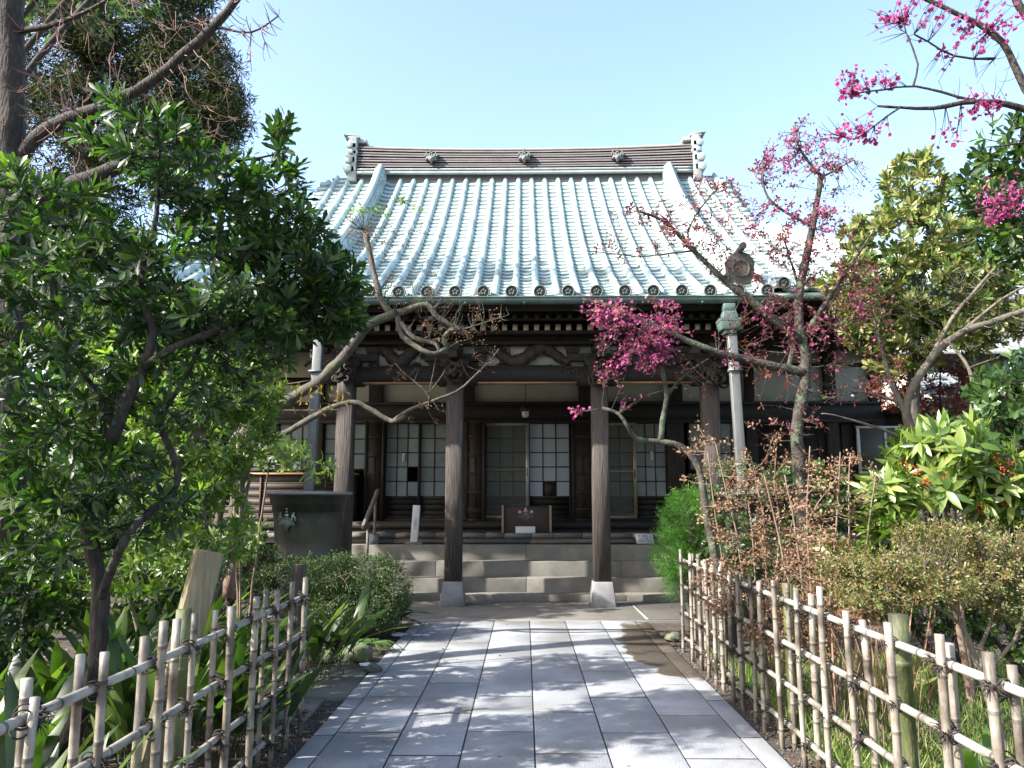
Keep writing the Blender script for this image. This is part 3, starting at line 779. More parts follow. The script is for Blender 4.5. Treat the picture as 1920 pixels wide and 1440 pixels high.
# sliding doors
grid_door('sliding_door', X(722), X(788), zs, zt_, zp_, 3, 5, WD - .02, 'glass', dark=[(2, 1)])
grid_door('sliding_door', X(786), X(868), zs, zt_, zp_, 3, 5, WD + .03, 'glass')
grid_door('sliding_door', X(910), X(990), zs, zt_, zp_, 3, 5, WD + .04, 'glass')
grid_door('sliding_door', X(990), X(1070), zs, zt_, zp_, 3, 5, WD + .0, 'paper', dark=[(1, 0)])
grid_door('sliding_door', X(1110), X(1190), zs, zt_, zp_, 3, 5, WD + .04, 'glass')
grid_door('sliding_door', X(1188), X(1250), zs, zt_, zp_, 3, 5, WD + .0, 'glass')
brown = MB(); xa = X(990) + .035; wv = (X(1070) - X(990) - .07) / 3; zz0 = zp_; hh = (zt_ - .05 - zp_) / 5
brown.span((xa + wv + .01, WD + .0, zz0), (xa + 2 * wv - .01, WD + .01, zz0 + hh)); brown.build('brown_pane', M['panel'], temple)
# screen doors with metal frames
def screen(x0, x1, m1, m2, midz):
    f = MB(); D = WD - .06
    f.span((x0, D - .015, zt_ - .09), (x1, D + .015, zt_ - .01)); f.span((x1 - .06, D - .018, zs), (x1, D + .018, zt_ - .09))
    s_ = f.build('screen_door', M[m1], temple)
    g = MB(); g.span((x0, D - .015, midz - .015), (x1 - .062, D + .012, midz + .015)); g.build('crossbar', M[m2], s_)
    g = MB(); g.span((x0, D - .015, zs), (x1 - .062, D + .012, zs + .05)); g.build('bottom_rail', M[m2], s_)
    g = MB(); g.span((x1 - .05, D - .03, midz - .12), (x1 - .03, D - .019, midz + .04)); g.build('handle', M['black'], s_)
    return s_
s1 = screen(X(912), X(992), 'alu', 'brass_alu', Z(881)); s2 = screen(X(1112), X(1192), 'brass_alu', 'brass_alu', Z(884))
def meshmat():
    m, t, b = nodes_mat('insect_mesh'); N = t.nodes
    b.inputs['Base Color'].default_value = (.07, .075, .065, 1); b.inputs['Roughness'].default_value = .8
    tr = N.new('ShaderNodeBsdfTransparent'); ms = N.new('ShaderNodeMixShader'); ms.inputs[0].default_value = .5
    t.links.new(tr.outputs[0], ms.inputs[1]); t.links.new(b.outputs[0], ms.inputs[2]); t.links.new(ms.outputs[0], N['Material Output'].inputs[0]); return m
M['mesh'] = meshmat()
for s_, a, b in ((s1, 912, 990), (s2, 1112, 1190)):
    q = MB(); q.add([(X(a), WD - .06, zs + .05), (X(b) - .05, WD - .06, zs + .05), (X(b) - .05, WD - .06, zt_ - .09), (X(a), WD - .06, zt_ - .09)], [(0, 1, 2, 3)])
    q.build('insect_mesh', M['mesh'], s_)
# folded panelled shutters
def shutter(x0, x1, ang):
    wv = x1 - x0; e = MB(); c = (x0 + x1) / 2
    Mx = Matrix.Translation((c, WD - .20, 0)) @ Matrix.Rotation(ang, 4, 'Z')
    def bx(mb, a, b):
        p = [(a[i] + b[i]) / 2 for i in range(3)]; d = [abs(b[i] - a[i]) for i in range(3)]
        mb.box(Mx @ Vector(p), d, M=Mx.to_3x3())
    h = wv / 2; z0, z1 = zs - .04, zt_ - .01
    bx(e, (-h, -.02, z0), (-h + .05, .02, z1)); bx(e, (h - .05, -.02, z0), (h, .02, z1))
    rails = [z0, z0 + .17, z0 + .20, z0 + .52, z0 + .86, z0 + 1.20, z0 + 1.55, z1]
    for k, zz in enumerate(rails): bx(e, (-h + .05, -.017, zz - (.0 if k == 0 else .03)), (h - .05, .017, zz + (.03 if k < len(rails) - 1 else 0)))
    bx(e, (-.025, -.016, z0 + .23), (.025, .016, z0 + 1.17))
    s_ = e.build('folding_shutter', M['wood'], temple)
    p = MB(); bx(p, (-h + .05, -.006, z0 + .02), (h - .05, .006, z1 - .02)); p.build('shutter_panel', M['panel'], s_)
for a, b, an in ((688, 724, .12), (874, 911, -.1), (1070, 1112, .12)): shutter(X(a), X(b), an)
# paper notes on the doors
for px, py in ((757, 858), (1222, 855)):
    m = MB(); p = P(px, py, WD - .05); m.box(p, (.05, .004, .16)); n_ = m.build('paper_note', M['white'], temple)
    text_part('note_writing', "火の用心", .03, (p.x, p.y - .004, p.z), (math.pi / 2, 0, 0), M['ink'], n_, vertical=True, ext=.0004)
# engawa deck and floor
dk = MB(); x = -6.9; r = np.random.default_rng(5)
while x < 6.9:
    w_ = r.uniform(.30, .48); dk.span((x, 12.98 + r.uniform(0, .012), .87), (min(x + w_ - .006, 6.9), 13.62, .94 + r.uniform(-.003, .003)), var=r.random()); x += w_
dk.build('deck_boards', M['deck'], temple)
bb = MB(); x = -6.9
for w_ in (2.5, 2.2, 2.29, 2.3, 2.2, 2.3): bb.span((x, 13.04, .78), (x + w_ - .008, 13.12, .868), var=r.random()); x += w_
bb.build('deck_beam', M['beamgrey'], temple)
fl = MB(); fl.span((-HW, 13.6, 1.0), (HW, WD + 2, 1.10)); fl.span((-HW, 13.63, .5), (HW, 13.68, 1.0)); fl.span((X(716), WD - .16, 1.10), (X(1250), WD + .1, zs - .002))
fl.build('veranda_floor', M['woodx'], temple)
for x in np.arange(-6.7, 6.8, 1.9):
    m = MB(); m.span((x, 13.15, 0), (x + .12, 13.28, .78)); m.build('floor_post', M['wood'], temple)
un = MB(); un.span((-6.9, 13.5, 0), (6.9, 13.55, .86)); un.build('underfloor_shade', M['dark'], temple)  # near-black sheet standing in for the shade under the deck
# shoe cupboards below the windows
for x0, x1 in ((X(415), X(676)), (X(1300), X(1475))):
    m = MB(); zc = Z(888); D0 = 14.08
    m.span((x0, D0, 1.10), (x1, WD - .09, zc - .04))
    n = 6; hh = (zc - .04 - 1.10) / n
    for k in range(n): m.span((x0 + .02, D0 - .014, 1.103 + k * hh), (x1 - .02, D0 - .001, 1.097 + (k + 1) * hh))
    for q in np.arange(x0, x1, .95): m.span((q, D0 - .035, 1.10), (q + .035, D0 - .023, zc - .04))
    cb = m.build('shoe_cupboard', M['panel'], temple)
    ed = MB()
    for k in range(1, n): ed.span((x0 + .02, D0 - .02, 1.097 + k * hh), (x1 - .02, D0 - .0145, 1.107 + k * hh))
    ed.build('board_edge_glints', M['beamgrey'], cb)  # pale strips stand in for light caught on the board edges
    t = MB(); t.span((x0 - .03, D0 - .06, zc - .038), (x1 + .03, WD - .09, zc)); t.build('cupboard_top', M['orange_wood'], cb)
# pendant lamp
lp = MB(); p = P(985, 765, 13.6)
lp.cyl((p.x, p.y, p.z - .01), (p.x, p.y, p.z + 1.05), .006, n=6); lp.lathe((p.x, p.y, p.z - .0), [(.095, -.06), (.10, -.03), (.07, .03), (.03, .06), (.015, .09)], 18)
lamp = lp.build('pendant_lamp', M['black'], temple, smooth=True)
gl = MB(); gl.lathe((p.x, p.y, p.z), [(.012, -.17), (.045, -.16), (.06, -.12), (.062, -.062)], 18); gl.build('lamp_globe', M['white'], lamp, smooth=True)
# white framed window on the right
m = MB(); a, b = P(1605, 803, WD - .1), P(1694, 884, WD - .1)
for q0, q1 in (((a.x, a.z), (b.x, a.z + .04)), ((a.x, b.z - .04), (b.x, b.z)), ((a.x, b.z), (a.x + .05, a.z)), ((b.x - .05, b.z), (b.x, a.z)), (((a.x + b.x) / 2 + .1, b.z), ((a.x + b.x) / 2 + .14, a.z))):
    m.span((q0[0], WD - .12, q0[1]), (q1[0], WD - .07, q1[1]))
wf = m.build('window', M['white'], temple)
m = MB(); m.span((a.x + .05, WD - .10, b.z), (b.x - .05, WD - .095, a.z)); m.build('pane', M['screen'], wf)
# wall ornament left (painted board seen between leaves)
# steps
st = MB()
tops = [(11.80, .10), (12.10, .305), (12.40, .535), (12.70, .768)]
for i, (d, z) in enumerate(tops):
    x0, x1 = -3.0, 3.0
    cuts = [x0, .02, x1] if i % 2 else [x0, -1.4, 1.5, x1]
    for a, b in zip(cuts[:-1], cuts[1:]): st.span((a + .002, d, 0), (b - .002, 13.03 if i == 3 else tops[i + 1][0] + .12, z))
st.build('stone_steps', M['step'], temple, bevel=.008)
# handrail beside the steps
for s in (-1, 1):
    x = -2.52 if s < 0 else 2.62
    a = Vector((x + .06 * -s, 13.0, P(674, 924, 13.0).z)); b_ = Vector((x + .02 * s, 12.35, P(657, 985, 12.35).z)); a.x = x + .05 * (-s)
    hr = MB(); ax_ = (b_ - a); L_ = ax_.length; q = ax_.normalized(); xq = Vector((1, 0, 0)); xq = (xq - q * xq.dot(q)).normalized(); yq = q.cross(xq)
    hr.box((a + b_) / 2, (.05, .085, L_ + .1), M=Matrix((xq, yq, q)).transposed())
    h_ = hr.build('handrail', M['beamgrey'], temple, bevel=.008)
    for (y0, zt0, zb0_) in ((12.98, a.z - .02, .78), (12.42, b_.z - .0, .54)):
        q_ = MB(); q_.box((x + .03 * -s, y0, (zt0 + zb0_) / 2), (.038, .038, zt0 - zb0_)); q_.build('rail_post', M['beamgrey'], h_)
    q_ = MB(); q_.box((x + .03 * -s, 12.9, .845), (.16, .12, .155)); q_.build('rail_base', M['plinth'], h_)

# ------------------------------------------------------------------ ground, path, forecourt
M['soil'] = mat('soil', [(.03, .023, .018), (.065, .05, .04), (.11, .09, .072)], .95, 9, bump=.8, bscale=60, detail=12, dirt=((.15, .125, .10), 30, .4))
M['dirt_right'] = M['soil']
g = MB(); g.add([(-400, -60, -.02), (400, -60, -.02), (400, 900, -.02), (-400, 900, -.02)], [(0, 1, 2, 3)])
tag(g.build('ground', M['soil'], None), 'dark bare soil under the plants', kind='structure')
pt = MB(); js = [-1.22, -.80, -.38, .055, .49, .925, 1.35]; r = np.random.default_rng(9)
offs = [.15, .62, 0, .43, .1, .7]
def slab(x0, x1, y0, y1, v):
    g_ = .0045; gy = .011; pt.span((x0 + g_, y0 + gy, -.03), (x1 - g_, y1 - gy, .012 + r.uniform(-.0015, .0015)), var=v)
j3 = [G(0, yy).y for yy in (1412, 1333, 1277)]
for i in range(6):
    base = {2: G(0, 1304).y, 3: G(0, 1333).y, 1: G(0, 1336).y, 4: G(0, 1305).y, 0: G(0, 1306).y, 5: G(0, 1281).y}[i]
    y = base - .91 * 12
    while y < 9.92:
        y1 = min(y + .91, 9.92)
        if y1 - y > .06: slab(js[i], js[i + 1], y, y1, r.random())
        y += .91
for x0, x1 in ((-1.36, -1.22), (1.35, 1.50)):
    y = -3.0
    while y < 9.92:
        y1 = min(y + .91, 9.92); slab(x0, x1, y, y1, r.random()); y += .91
gm = M['granite']
# damp patch on the right-hand slabs near the steps: a wetting stain of its own shape
t = gm.node_tree; N = t.nodes; L = t.links; b = N['Principled BSDF']; src = b.inputs['Base Color'].links[0].from_socket
tc = N.new('ShaderNodeTexCoord'); sx = N.new('ShaderNodeSeparateXYZ'); L.new(tc.outputs['Object'], sx.inputs[0])
nz = N.new('ShaderNodeTexNoise'); nz.inputs['Scale'].default_value = 3.2; nz.inputs['Detail'].default_value = 8; L.new(tc.outputs['Object'], nz.inputs[0])
def mth(op, a, b_=None):
    n = N.new('ShaderNodeMath'); n.operation = op
    for i, q in enumerate((a, b_)):
        if q is None: continue
        if isinstance(q, (int, float)): n.inputs[i].default_value = q
        else: L.new(q, n.inputs[i])
    return n.outputs[0]
dx = mth('DIVIDE', mth('SUBTRACT', sx.outputs['X'], 1.42), .42); dy = mth('DIVIDE', mth('SUBTRACT', sx.outputs['Y'], 8.3), 1.6)
rr = mth('SUBTRACT', mth('ADD', mth('MULTIPLY', dx, dx), mth('MULTIPLY', dy, dy)), mth('MULTIPLY', mth('SUBTRACT', nz.outputs['Fac'], .5), 2.0))
mr_ = N.new('ShaderNodeMapRange'); mr_.inputs[1].default_value = .85; mr_.inputs[2].default_value = 1.02; mr_.inputs[3].default_value = 1; mr_.inputs[4].default_value = 0; L.new(rr, mr_.inputs[0])
mx = N.new('ShaderNodeMixRGB'); mx.blend_type = 'MULTIPLY'; mx.inputs[2].default_value = (.33, .27, .20, 1); L.new(mr_.outputs[0], mx.inputs[0]); L.new(src, mx.inputs[1]); L.new(mx.outputs[0], b.inputs['Base Color'])
r2 = mth('SUBTRACT', .85, mth('MULTIPLY', mr_.outputs[0], .45)); L.new(r2, b.inputs['Roughness'])
tag(pt.build('stone_path', gm, None, bevel=.003), 'pale granite slab path leading to the temple steps', kind='structure')
pb = MB(); pb.span((-1.355, -3, -.09), (1.495, 9.91, .009)); tag(pb.build('path_bed', M['black'], None), kind='structure')
fcx = MB(); fcx.span((-3.4, 9.93, -.1), (3.6, 12.9, .005)); 
tag(fcx.build('forecourt_pavement', M['concrete'], None), 'worn concrete apron before the temple steps', kind='structure')
fc2 = MB(); fc2.span((-3.38, 9.935, .0), (3.58, 10.02, .014)); fc2.span((-1.72, 10.02, 0), (-1.67, 11.7, .008)); fc2.span((1.52, 10.02, 0), (1.57, 11.7, .008))
tag(fc2.build('forecourt_kerb', M['curb'], None), kind='structure')
sp = MB(); a = G(640, 1290)
sp.span((-2.02, 6.15, -.05), (-1.37, 6.8, .016), .5); sp.span((-1.95, 6.82, -.05), (-1.38, 7.15, .02), .8); sp.span((-2.2, 5.5, -.05), (-1.52, 6.13, .01), .2)
tag(sp.build('stepping_pavement', M['concrete'], None), 'short side paving by the end of the left bamboo fence', kind='structure')

# ------------------------------------------------------------------ bamboo fences
M['bamboo'] = mat('bamboo', [(.20, .16, .125), (.36, .31, .25), (.50, .46, .40)], .5, 5, stretch=(5, 5, 1.2), bump=.15, dirt=((.07, .052, .036), 5, .95), detail=8, var=True, vr=(.38, 1.2))
M['bamboo_rail'] = mat('bamboo_rail', [(.24, .22, .19), (.44, .41, .36)], .5, 6, stretch=(5, .8, 5), bump=.15, dirt=((.08, .06, .045), 6, .8), detail=8, var=True, vr=(.38, 1.2))
M['green_post'] = mat('green_post', [(.05, .065, .02), (.10, .12, .04), (.17, .17, .08)], .6, 5, stretch=(4, 4, 1.2), bump=.3, dirt=((.04, .032, .018), 6, .95))
M['twine'] = mat('twine', [(.022, .018, .016), (.055, .045, .038)], .9, 30)
def culm(mb, a, b, r, rng, nodes=.2, n=12):
    a, b = Vector(a), Vector(b); L_ = (b - a).length; d = (b - a) / L_; pts, rad = [], []
    s = 0; nxt = rng.uniform(.05, nodes)
    side = Vector((rng.normal(), rng.normal(), 0)) * .004
    while s < L_ - .012:
        pts.append(a + d * s + side * math.sin(s * 3)); rad.append(r)
        if nxt - s > .008 and nxt < L_ - .03:
            for o, k in ((-.007, 1.0), (-.003, 1.12), (.0, 1.02), (.003, 1.13), (.008, .98)): pts.append(a + d * (nxt + o) + side * math.sin(nxt * 3)); rad.append(r * k)
            s = nxt + .02; nxt += nodes * rng.uniform(.85, 1.15)
        else: s = L_
    nodeflag = [False] * len(pts)
    pts.append(b); rad.append(r)
    pts += [b + d * -.0005, b - d * .02]; rad += [r * .72, r * .70]     # hollow cut end
    o = len(mb.var); v0 = rng.uniform(.45, .9); mb.tube(pts, rad, n, cap=True, var=v0)
    for i in range(len(rad) - 4):
        if rad[i + 1] > r * 1.1 or rad[i] > r * 1.1:
            for j in range(n): mb.var[o + i * n + j] = .0
def tie_proto():
    m = MB(); r = np.random.default_rng(2)
    for k in range(4):
        o = (k - 2) * .0045; m.tube([(.026 * math.cos(t) * 1.0, o + .025 * math.sin(t) * (.75 if k % 2 else -.75),   .026 * math.sin(t)) for t in np.linspace(0, 6.2832, 14)], .0026, 5, cap=False)
    for k in range(2):
        m.tube([(.0 + (.026) * math.cos(t), .024 * math.sin(t), .012 - k * .03 + .03 * math.sin(t) * (1 if k else -1)) for t in np.linspace(0, 6.2832, 14)], .0030, 5, cap=False)
    m.lathe((.034, 0, -.004), [(.004, -.012), (.011, -.006), (.012, .005), (.004, .012)], 7)
    for k in range(16):
        a = r.uniform(-1.2, 1.2); e = r.uniform(-1.2, .9); l = r.uniform(.02, .055)
        p0 = Vector((.036, 0, -.004)); d = Vector((math.cos(a) * math.cos(e), math.sin(a) * math.cos(e), math.sin(e)))
        m.tube([p0, p0 + d * l * .5, p0 + d * l + Vector((0, 0, -.01))], [.0028, .0018, .001], 4)
    return m
def fence(name, x, y0, y1, ys, rails, greens, flip, label, seed):
    e = empty(name, (x, (y0 + y1) / 2, 0), label, 'fence')
    r = np.random.default_rng(seed)
    for z in rails:
        m = MB(); n = int((y1 - y0) / 2.4) + 1
        culm(m, (x, y0, z + r.normal(0, .004)), (x, y1 + .09, z + r.normal(0, .006)), .0165, r, .24)
        m.build('rail', M['bamboo_rail'], e, smooth=True)
    tp = None
    for (y, kind, lean, top) in ys:
        # kind: 1 front, 0 behind, 2 pair
        for front in ([1] if kind == 1 else [0] if kind == 0 else [1, 0]):
            off = (.038 if front else -.038) * flip
            m = MB(); rad = r.uniform(.0140, .0190)
            yy = y + (0 if front else r.uniform(-.02, .02)); h = top - .03 - (0 if front else r.uniform(0.0, .06)) + r.normal(0, .012)
            culm(m, (x + off, yy, -.05), (x + off + r.normal(0, .006), yy + lean, h), rad, r, .21)
            m.build('picket', M['bamboo'], e, smooth=True)
        for z in rails:
            if tp is None: tp = tie_proto().build('tie', M['twine'], None); o = tp
            else: o = tp.copy(); COL.objects.link(o)
            o.parent = e; o.location = Vector((x + (.012 if kind else -.012) * flip, y + lean * z, z)) - e.location
            o.rotation_euler = (r.normal(0, .2), r.normal(0, .2), (0 if flip > 0 else math.pi) + r.normal(0, .35)); sc = r.uniform(.85, 1.15); o.scale = (sc, sc, sc)
    for (y, h, rr) in greens:
        m = MB(); culm(m, (x - .085 * flip, y, -.08), (x - .085 * flip, y, h), rr, r, .5, 18); m.build('thick_post', M['green_post'], e, smooth=True)
    return e
def yleft(px): return 1.51 * F / (984 - px) / 1.0 * .985
def yright(px): return 1.62 * F / (px - 984) * .985
LX = -1.51; RXX = 1.62
ysl = []
for px, kd, ln in ((-420, 1, 0), (-210, 2, 0), (80, 1, .02), (122, 0, -.02), (212, 2, .0), (318, 2, -.02), (376, 2, .01), (440, 2, -.01), (487, 1, 0), (526, 2, 0), (553, 1, 0), (578, 1, 0)):
    ysl.append((yleft(px), kd, ln, 1.0 + (.03 if px in (318, 376) else -.07 if px in (80,) else 0)))
fence('bamboo_fence', LX, 1.3, yleft(578), ysl, (.85, .60, .35, .11), [(yleft(32), .96, .052), (yleft(402), .99, .035), (yleft(-700), .97, .05)], 1, 'short weathered bamboo lattice fence on the left of the stone path', 5)
ysr = []
for px, kd, ln, tp in ((2400, 1, 0, 1.0), (2150, 2, 0, 1.0), (1908, 2, 0, 1.0), (1826, 2, .02, 1.02), (1728, 1, 0, 1.03), (1712, 0, 0, 1.0), (1640, 1, 0, .99), (1574, 2, .03, 1.0), (1522, 1, -.01, 1.06), (1480, 2, 0, 1.03), (1441, 2, 0, 1.02), (1411, 1, 0, .97), (1396, 2, 0, 1.0), (1374, 1, 0, 1.0), (1358, 2, 0, .98), (1341, 1, 0, 1.0), (1328, 2, 0, 1.0), (1315, 1, 0, 1.0), (1303, 1, 0, 1.03), (1296, 0, 0, 1.0), (1287, 1, 0, 1.0), (1279, 0, 0, 1.02), (1270, 1, 0, 1.02)):
    ysr.append((yright(px), kd, ln, tp))
fence('bamboo_fence', RXX, 1.3, yright(1268), ysr, (.87, .62, .37, .12), [(yright(1612), .98, .042), (yright(1440) + .12, .96, .035), (yright(2600), .97, .05)], -1, 'longer weathered bamboo lattice fence on the right of the stone path', 6)

# ------------------------------------------------------------------ things round the steps
M['pot'] = mat('pot', [(.014, .02, .016), (.034, .042, .033), (.07, .078, .06)], .45, 2.5, stretch=(1.2, 1.2, .5), bump=.25, bscale=14, dirt=((.16, .13, .07), 1.1, .5), detail=8)
M['lichen'] = mat('lichen', [(.14, .18, .15), (.21, .25, .21)], .8, 20)
M['lid'] = mat('lid', [(.30, .30, .32), (.5, .5, .52)], .5, 60, bump=.8, bscale=150, metal=.3)
M['rock'] = mat('rock', [(.10, .095, .08), (.22, .21, .17), (.30, .30, .24)], .95, 5, bump=1, bscale=18, dirt=((.08, .13, .035), 3, .9), detail=12)
def rock(mb, c, s, r, z=.7):
    bm = bmesh.new(); bmesh.ops.create_icosphere(bm, subdivisions=3, radius=1)
    ph = r.uniform(0, 6, 6); V = []
    for v in bm.verts:
        p = v.co; k = 1 + .12 * math.sin(3 * p.x + ph[0]) * math.cos(3.5 * p.y + ph[1]) + .08 * math.sin(6 * p.z + ph[2] + 4 * p.x) + .04 * math.sin(11 * p.y + ph[3]) + r.normal(0, .012)
        V.append((c[0] + p.x * s * k, c[1] + p.y * s * k * .8, c[2] + max(p.z, -.5) * s * k * z))
    mb.add(V, [[v.index for v in f.verts] for f in bm.faces]); bm.free()
def pot(x, D, label):
    e = empty('rain_barrel', (x, D, .74), label, 'barrel', 'dark rain barrels under the downpipes')
    m = MB(); m.lathe((x, D, .74), [(.0, .0), (.385, .0), (.405, .03), (.39, .05), (.415, .25), (.438, .5), (.458, .70), (.490, .715), (.495, .79), (.525, .80), (.525, .84), (.47, .83), (.46, .60), (.0, .58)], 48)
    m.build('barrel_body', M['pot'], e, smooth=True)
    c = crest_mb(.19, .012); 
    for i, v in enumerate(c.v):
        for q in v:
            ang = q[0] / .45; rad = .462 - q[1]; q[0] = rad * math.sin(ang); q[1] = -rad * math.cos(ang)
    cr = c.build('crest', M['lichen'], e, local=True); cr.location = (0, 0, .50); cr.rotation_euler = (0, 0, -.34)
    m = MB(); m.lathe((x, D, 1.575), [(.54, -.02), (.56, .0), (.545, .02), (.30, .024), (.0, .02)], 40); m.build('mesh_lid', M['lid'], e, smooth=True)
    for sx_ in (-.2, .2):
        s_ = MB(); s_.lathe((x + sx_, D - .05, 0), [(.17, 0), (.15, .3), (.16, .74)], 6); o = s_.build('stone_support', M['rock'], e)
    return e
pl_ = P(578, 980, 10.2); pot(pl_.x, 10.2, 'dark rain barrel with a pale crest left of the steps, above the clipped shrub')
pr_ = P(1392, 980, 10.2); pot(pr_.x + .12, 10.2, 'dark rain barrel half hidden in bushes right of the steps')

def crest_lines(sz, thick):
    m = MB()
    for cx_, base, hh, ww in ((-.52, 0, .30, .2), (0, .1, .42, .22), (.52, 0, .30, .2)):
        m.prism([(sz * (cx_ - ww), sz * base), (sz * (cx_ + ww), sz * base), (sz * (cx_ + .07), sz * (base + hh * .75)), (sz * cx_, sz * (base + hh)), (sz * (cx_ - .07), sz * (base + hh * .75))], -thick, 0)
    return m
box = empty('offering_box', (P(987, 975, 13.15).x, 13.3, .94), 'brown wooden offering box with a pink leaf crest on the temple deck', 'offering box')
bx_, bz0, bz1 = P(987, 975, 13.15).x, .945, P(987, 949, 13.15).z
m = MB(); m.span((bx_ - .40, 13.16, bz0), (bx_ + .40, 13.48, bz1 - .02)); m.build('box_body', M['panel'], box, bevel=.004)
m = MB()
for s in (-1, 1): m.span((bx_ + s * .40 - .014, 13.12, bz0), (bx_ + s * .40 + .022, 13.5, bz1 + .01))
m.build('end_board', M['pale_wood'], box, bevel=.004)
m = MB()
for k in range(7): m.span((bx_ - .38, 13.17 + .045 * k, bz1 - .02), (bx_ + .38, 13.195 + .045 * k, bz1 - .002))
m.build('top_slats', M['wood'], box)
M['pink_paint'] = mat('pink_paint', [(.42, .22, .20), (.58, .36, .33)], .7, 30)
M['grey_line'] = mat('grey_line', [(.22, .20, .22), (.32, .29, .30)], .7, 30)
o = crest_lines(.19, .006).build('crest_flowers', M['pink_paint'], box, local=True); o.location = (-.01, -.142, .33)
m = MB()
for a, l in ((-58, 1.0), (0, .95), (58, 1.0)):
    R_ = Matrix.Rotation(math.radians(a), 3, 'Y')
    out_ = [(0, 0), (.20, -.12), (.27, -.36), (.14, -.48), (0, -.70), (-.14, -.48), (-.27, -.36), (-.20, -.12), (0, 0)]
    pts = [R_ @ Vector((x * .2 * l, 0, z * .2 * l)) + Vector((0, -.0, 0)) for x, z in out_]
    m.tube(pts, .0035, 4)
    for x, z in ((0, -.62), (.16, -.36), (-.16, -.36)): m.tube([Vector((0, 0, 0)), R_ @ Vector((x * .2, -.001, z * .2))], .002, 4)
o = m.build('crest_leaves', M['grey_line'], box, local=True); o.location = (-.01, -.143, .33)
wb = P(985, 995, 13.05); m = MB(); m.box((wb.x, 13.04, .94 + .058), (.325, .10, .108), M=Matrix.Rotation(.03, 3, 'Z'))
tag(m.build('white_box', M['white'], None, bevel=.004), 'small white box lying in front of the brown offering box', 'box')
# white standing sign
c = P(776, 1016, 12.82); st_ = empty('standing_sign', (c.x, 12.86, .768), 'narrow white upright signboard on a wooden foot, left on the top step', 'sign')
lean = Matrix.Rotation(.06, 3, 'Y')
m = MB(); m.box((c.x - .0 + .015, 12.86, .80 + .30), (.115, .10, .60), M=lean); m.build('board', M['white'], st_, bevel=.002)
m = MB(); m.box((c.x, 12.86, .768 + .022), (.28, .16, .044)); m.build('foot', M['beamgrey'], st_, bevel=.004)
text_part('writing', "土足禁止", .055, (c.x + .02, 12.803, 1.10), (math.pi / 2, .06, 0), M['grey_line'], st_, vertical=True, ext=.0006)
# small white sign
a = P(1207, 1011, 13.0); sg = empty('notice_sign', (a.x, 13.0, .78), 'small white notice with three lines of Japanese writing, leaning on the deck edge at right', 'sign')
Mx = Matrix.Rotation(-.20, 3, 'X')
m = MB(); m.add([Vector((a.x, 12.93, .855)) + Mx @ Vector(p) for p in [(-.125, 0, -.075), (.165, 0, -.075), (.135, 0, .085), (-.155, 0, .085), (-.125, .008, -.075), (.165, .008, -.075), (.135, .008, .085), (-.155, .008, .085)]],
      [(0, 1, 2, 3), (7, 6, 5, 4), (0, 4, 5, 1), (1, 5, 6, 2), (2, 6, 7, 3), (3, 7, 4, 0)]); m.build('board', M['white'], sg)
text_part('writing', "靴（履物）は\nこちらの段上で\nお脱ぎ下さい", .037, (a.x + .006, 12.923, .862), (math.pi / 2 - .20, 0, 0), M['ink'], sg, bold=0, ext=.0005)
# leaning wooden post with writing
M['grave'] = mat('grave', [(.12, .10, .055), (.20, .165, .095), (.27, .23, .15)], .75, 5, stretch=(10, 10, .6), bump=.3, dirt=((.14, .17, .06), 3, .6))
top_ = P(396, 1032, 3.55); bot = P(285, 1460, 2.55)
bot = P(258, 1545, 3.9); top_ = P(392, 1034, 4.0)
ax = (top_ - bot); Ln = ax.length; ax.normalize()
zq = ax; xq = Vector((math.cos(.55), math.sin(.55), 0)); xq = (xq - zq * xq.dot(zq)).normalized(); yq = zq.cross(xq)
Mq = Matrix((xq, yq, zq)).transposed()
gp = empty('memorial_post', bot, 'leaning square wooden post with brush writing behind the left bamboo fence', 'wooden post')
m = MB(); m.box(bot + ax * Ln / 2, (.13, .13, Ln), M=Mq); m.build('post_body', M['grave'], gp, bevel=.003)
tq = Mq @ Matrix(((1, 0, 0), (0, 0, -1), (0, 1, 0)))
def ptext(s, off, along, size):
    loc = bot + ax * along + xq * off - yq * .067
    o = text_part('writing', s, size, loc, (0, 0, 0), M['ink'], gp, vertical=True, ext=.0006); o.rotation_euler = tq.to_euler()
ptext("人樹", .03, Ln - .50, .07); ptext("高六十本", -.03, Ln - .66, .055)
# small name plaques
M['pinkwood'] = mat('pinkwood', [(.20, .13, .10), (.30, .20, .155)], .8, 8, stretch=(6, 6, 1))
p0 = P(430, 1080, 6.2); pq = empty('name_plaque', (p0.x, 6.2, 0), 'thin brown wooden plaque with faded writing standing among strap leaves on the left', 'plaque')
m = MB(); m.box((p0.x, 6.2, p0.z + .0), (.09, .012, .34)); m.build('plaque_board', M['pinkwood'], pq); m = MB(); m.box((p0.x, 6.212, (p0.z) / 2 - .05), (.03, .012, p0.z)); m.build('stake', M['wood'], pq)
text_part('writing', "千両", .05, (p0.x, 6.192, p0.z + .04), (math.pi / 2, 0, 0), M['wood'], pq, vertical=True, ext=.0005)
p0 = P(560, 1090, 6.3); m = MB(); m.span((p0.x - .05, 6.27, -.05), (p0.x + .045, 6.33, P(560, 1058, 6.3).z)); tag(m.build('garden_stake', M['post'], None, bevel=.004), 'grey weathered wooden stake at the end of the left bamboo fence', 'stake')
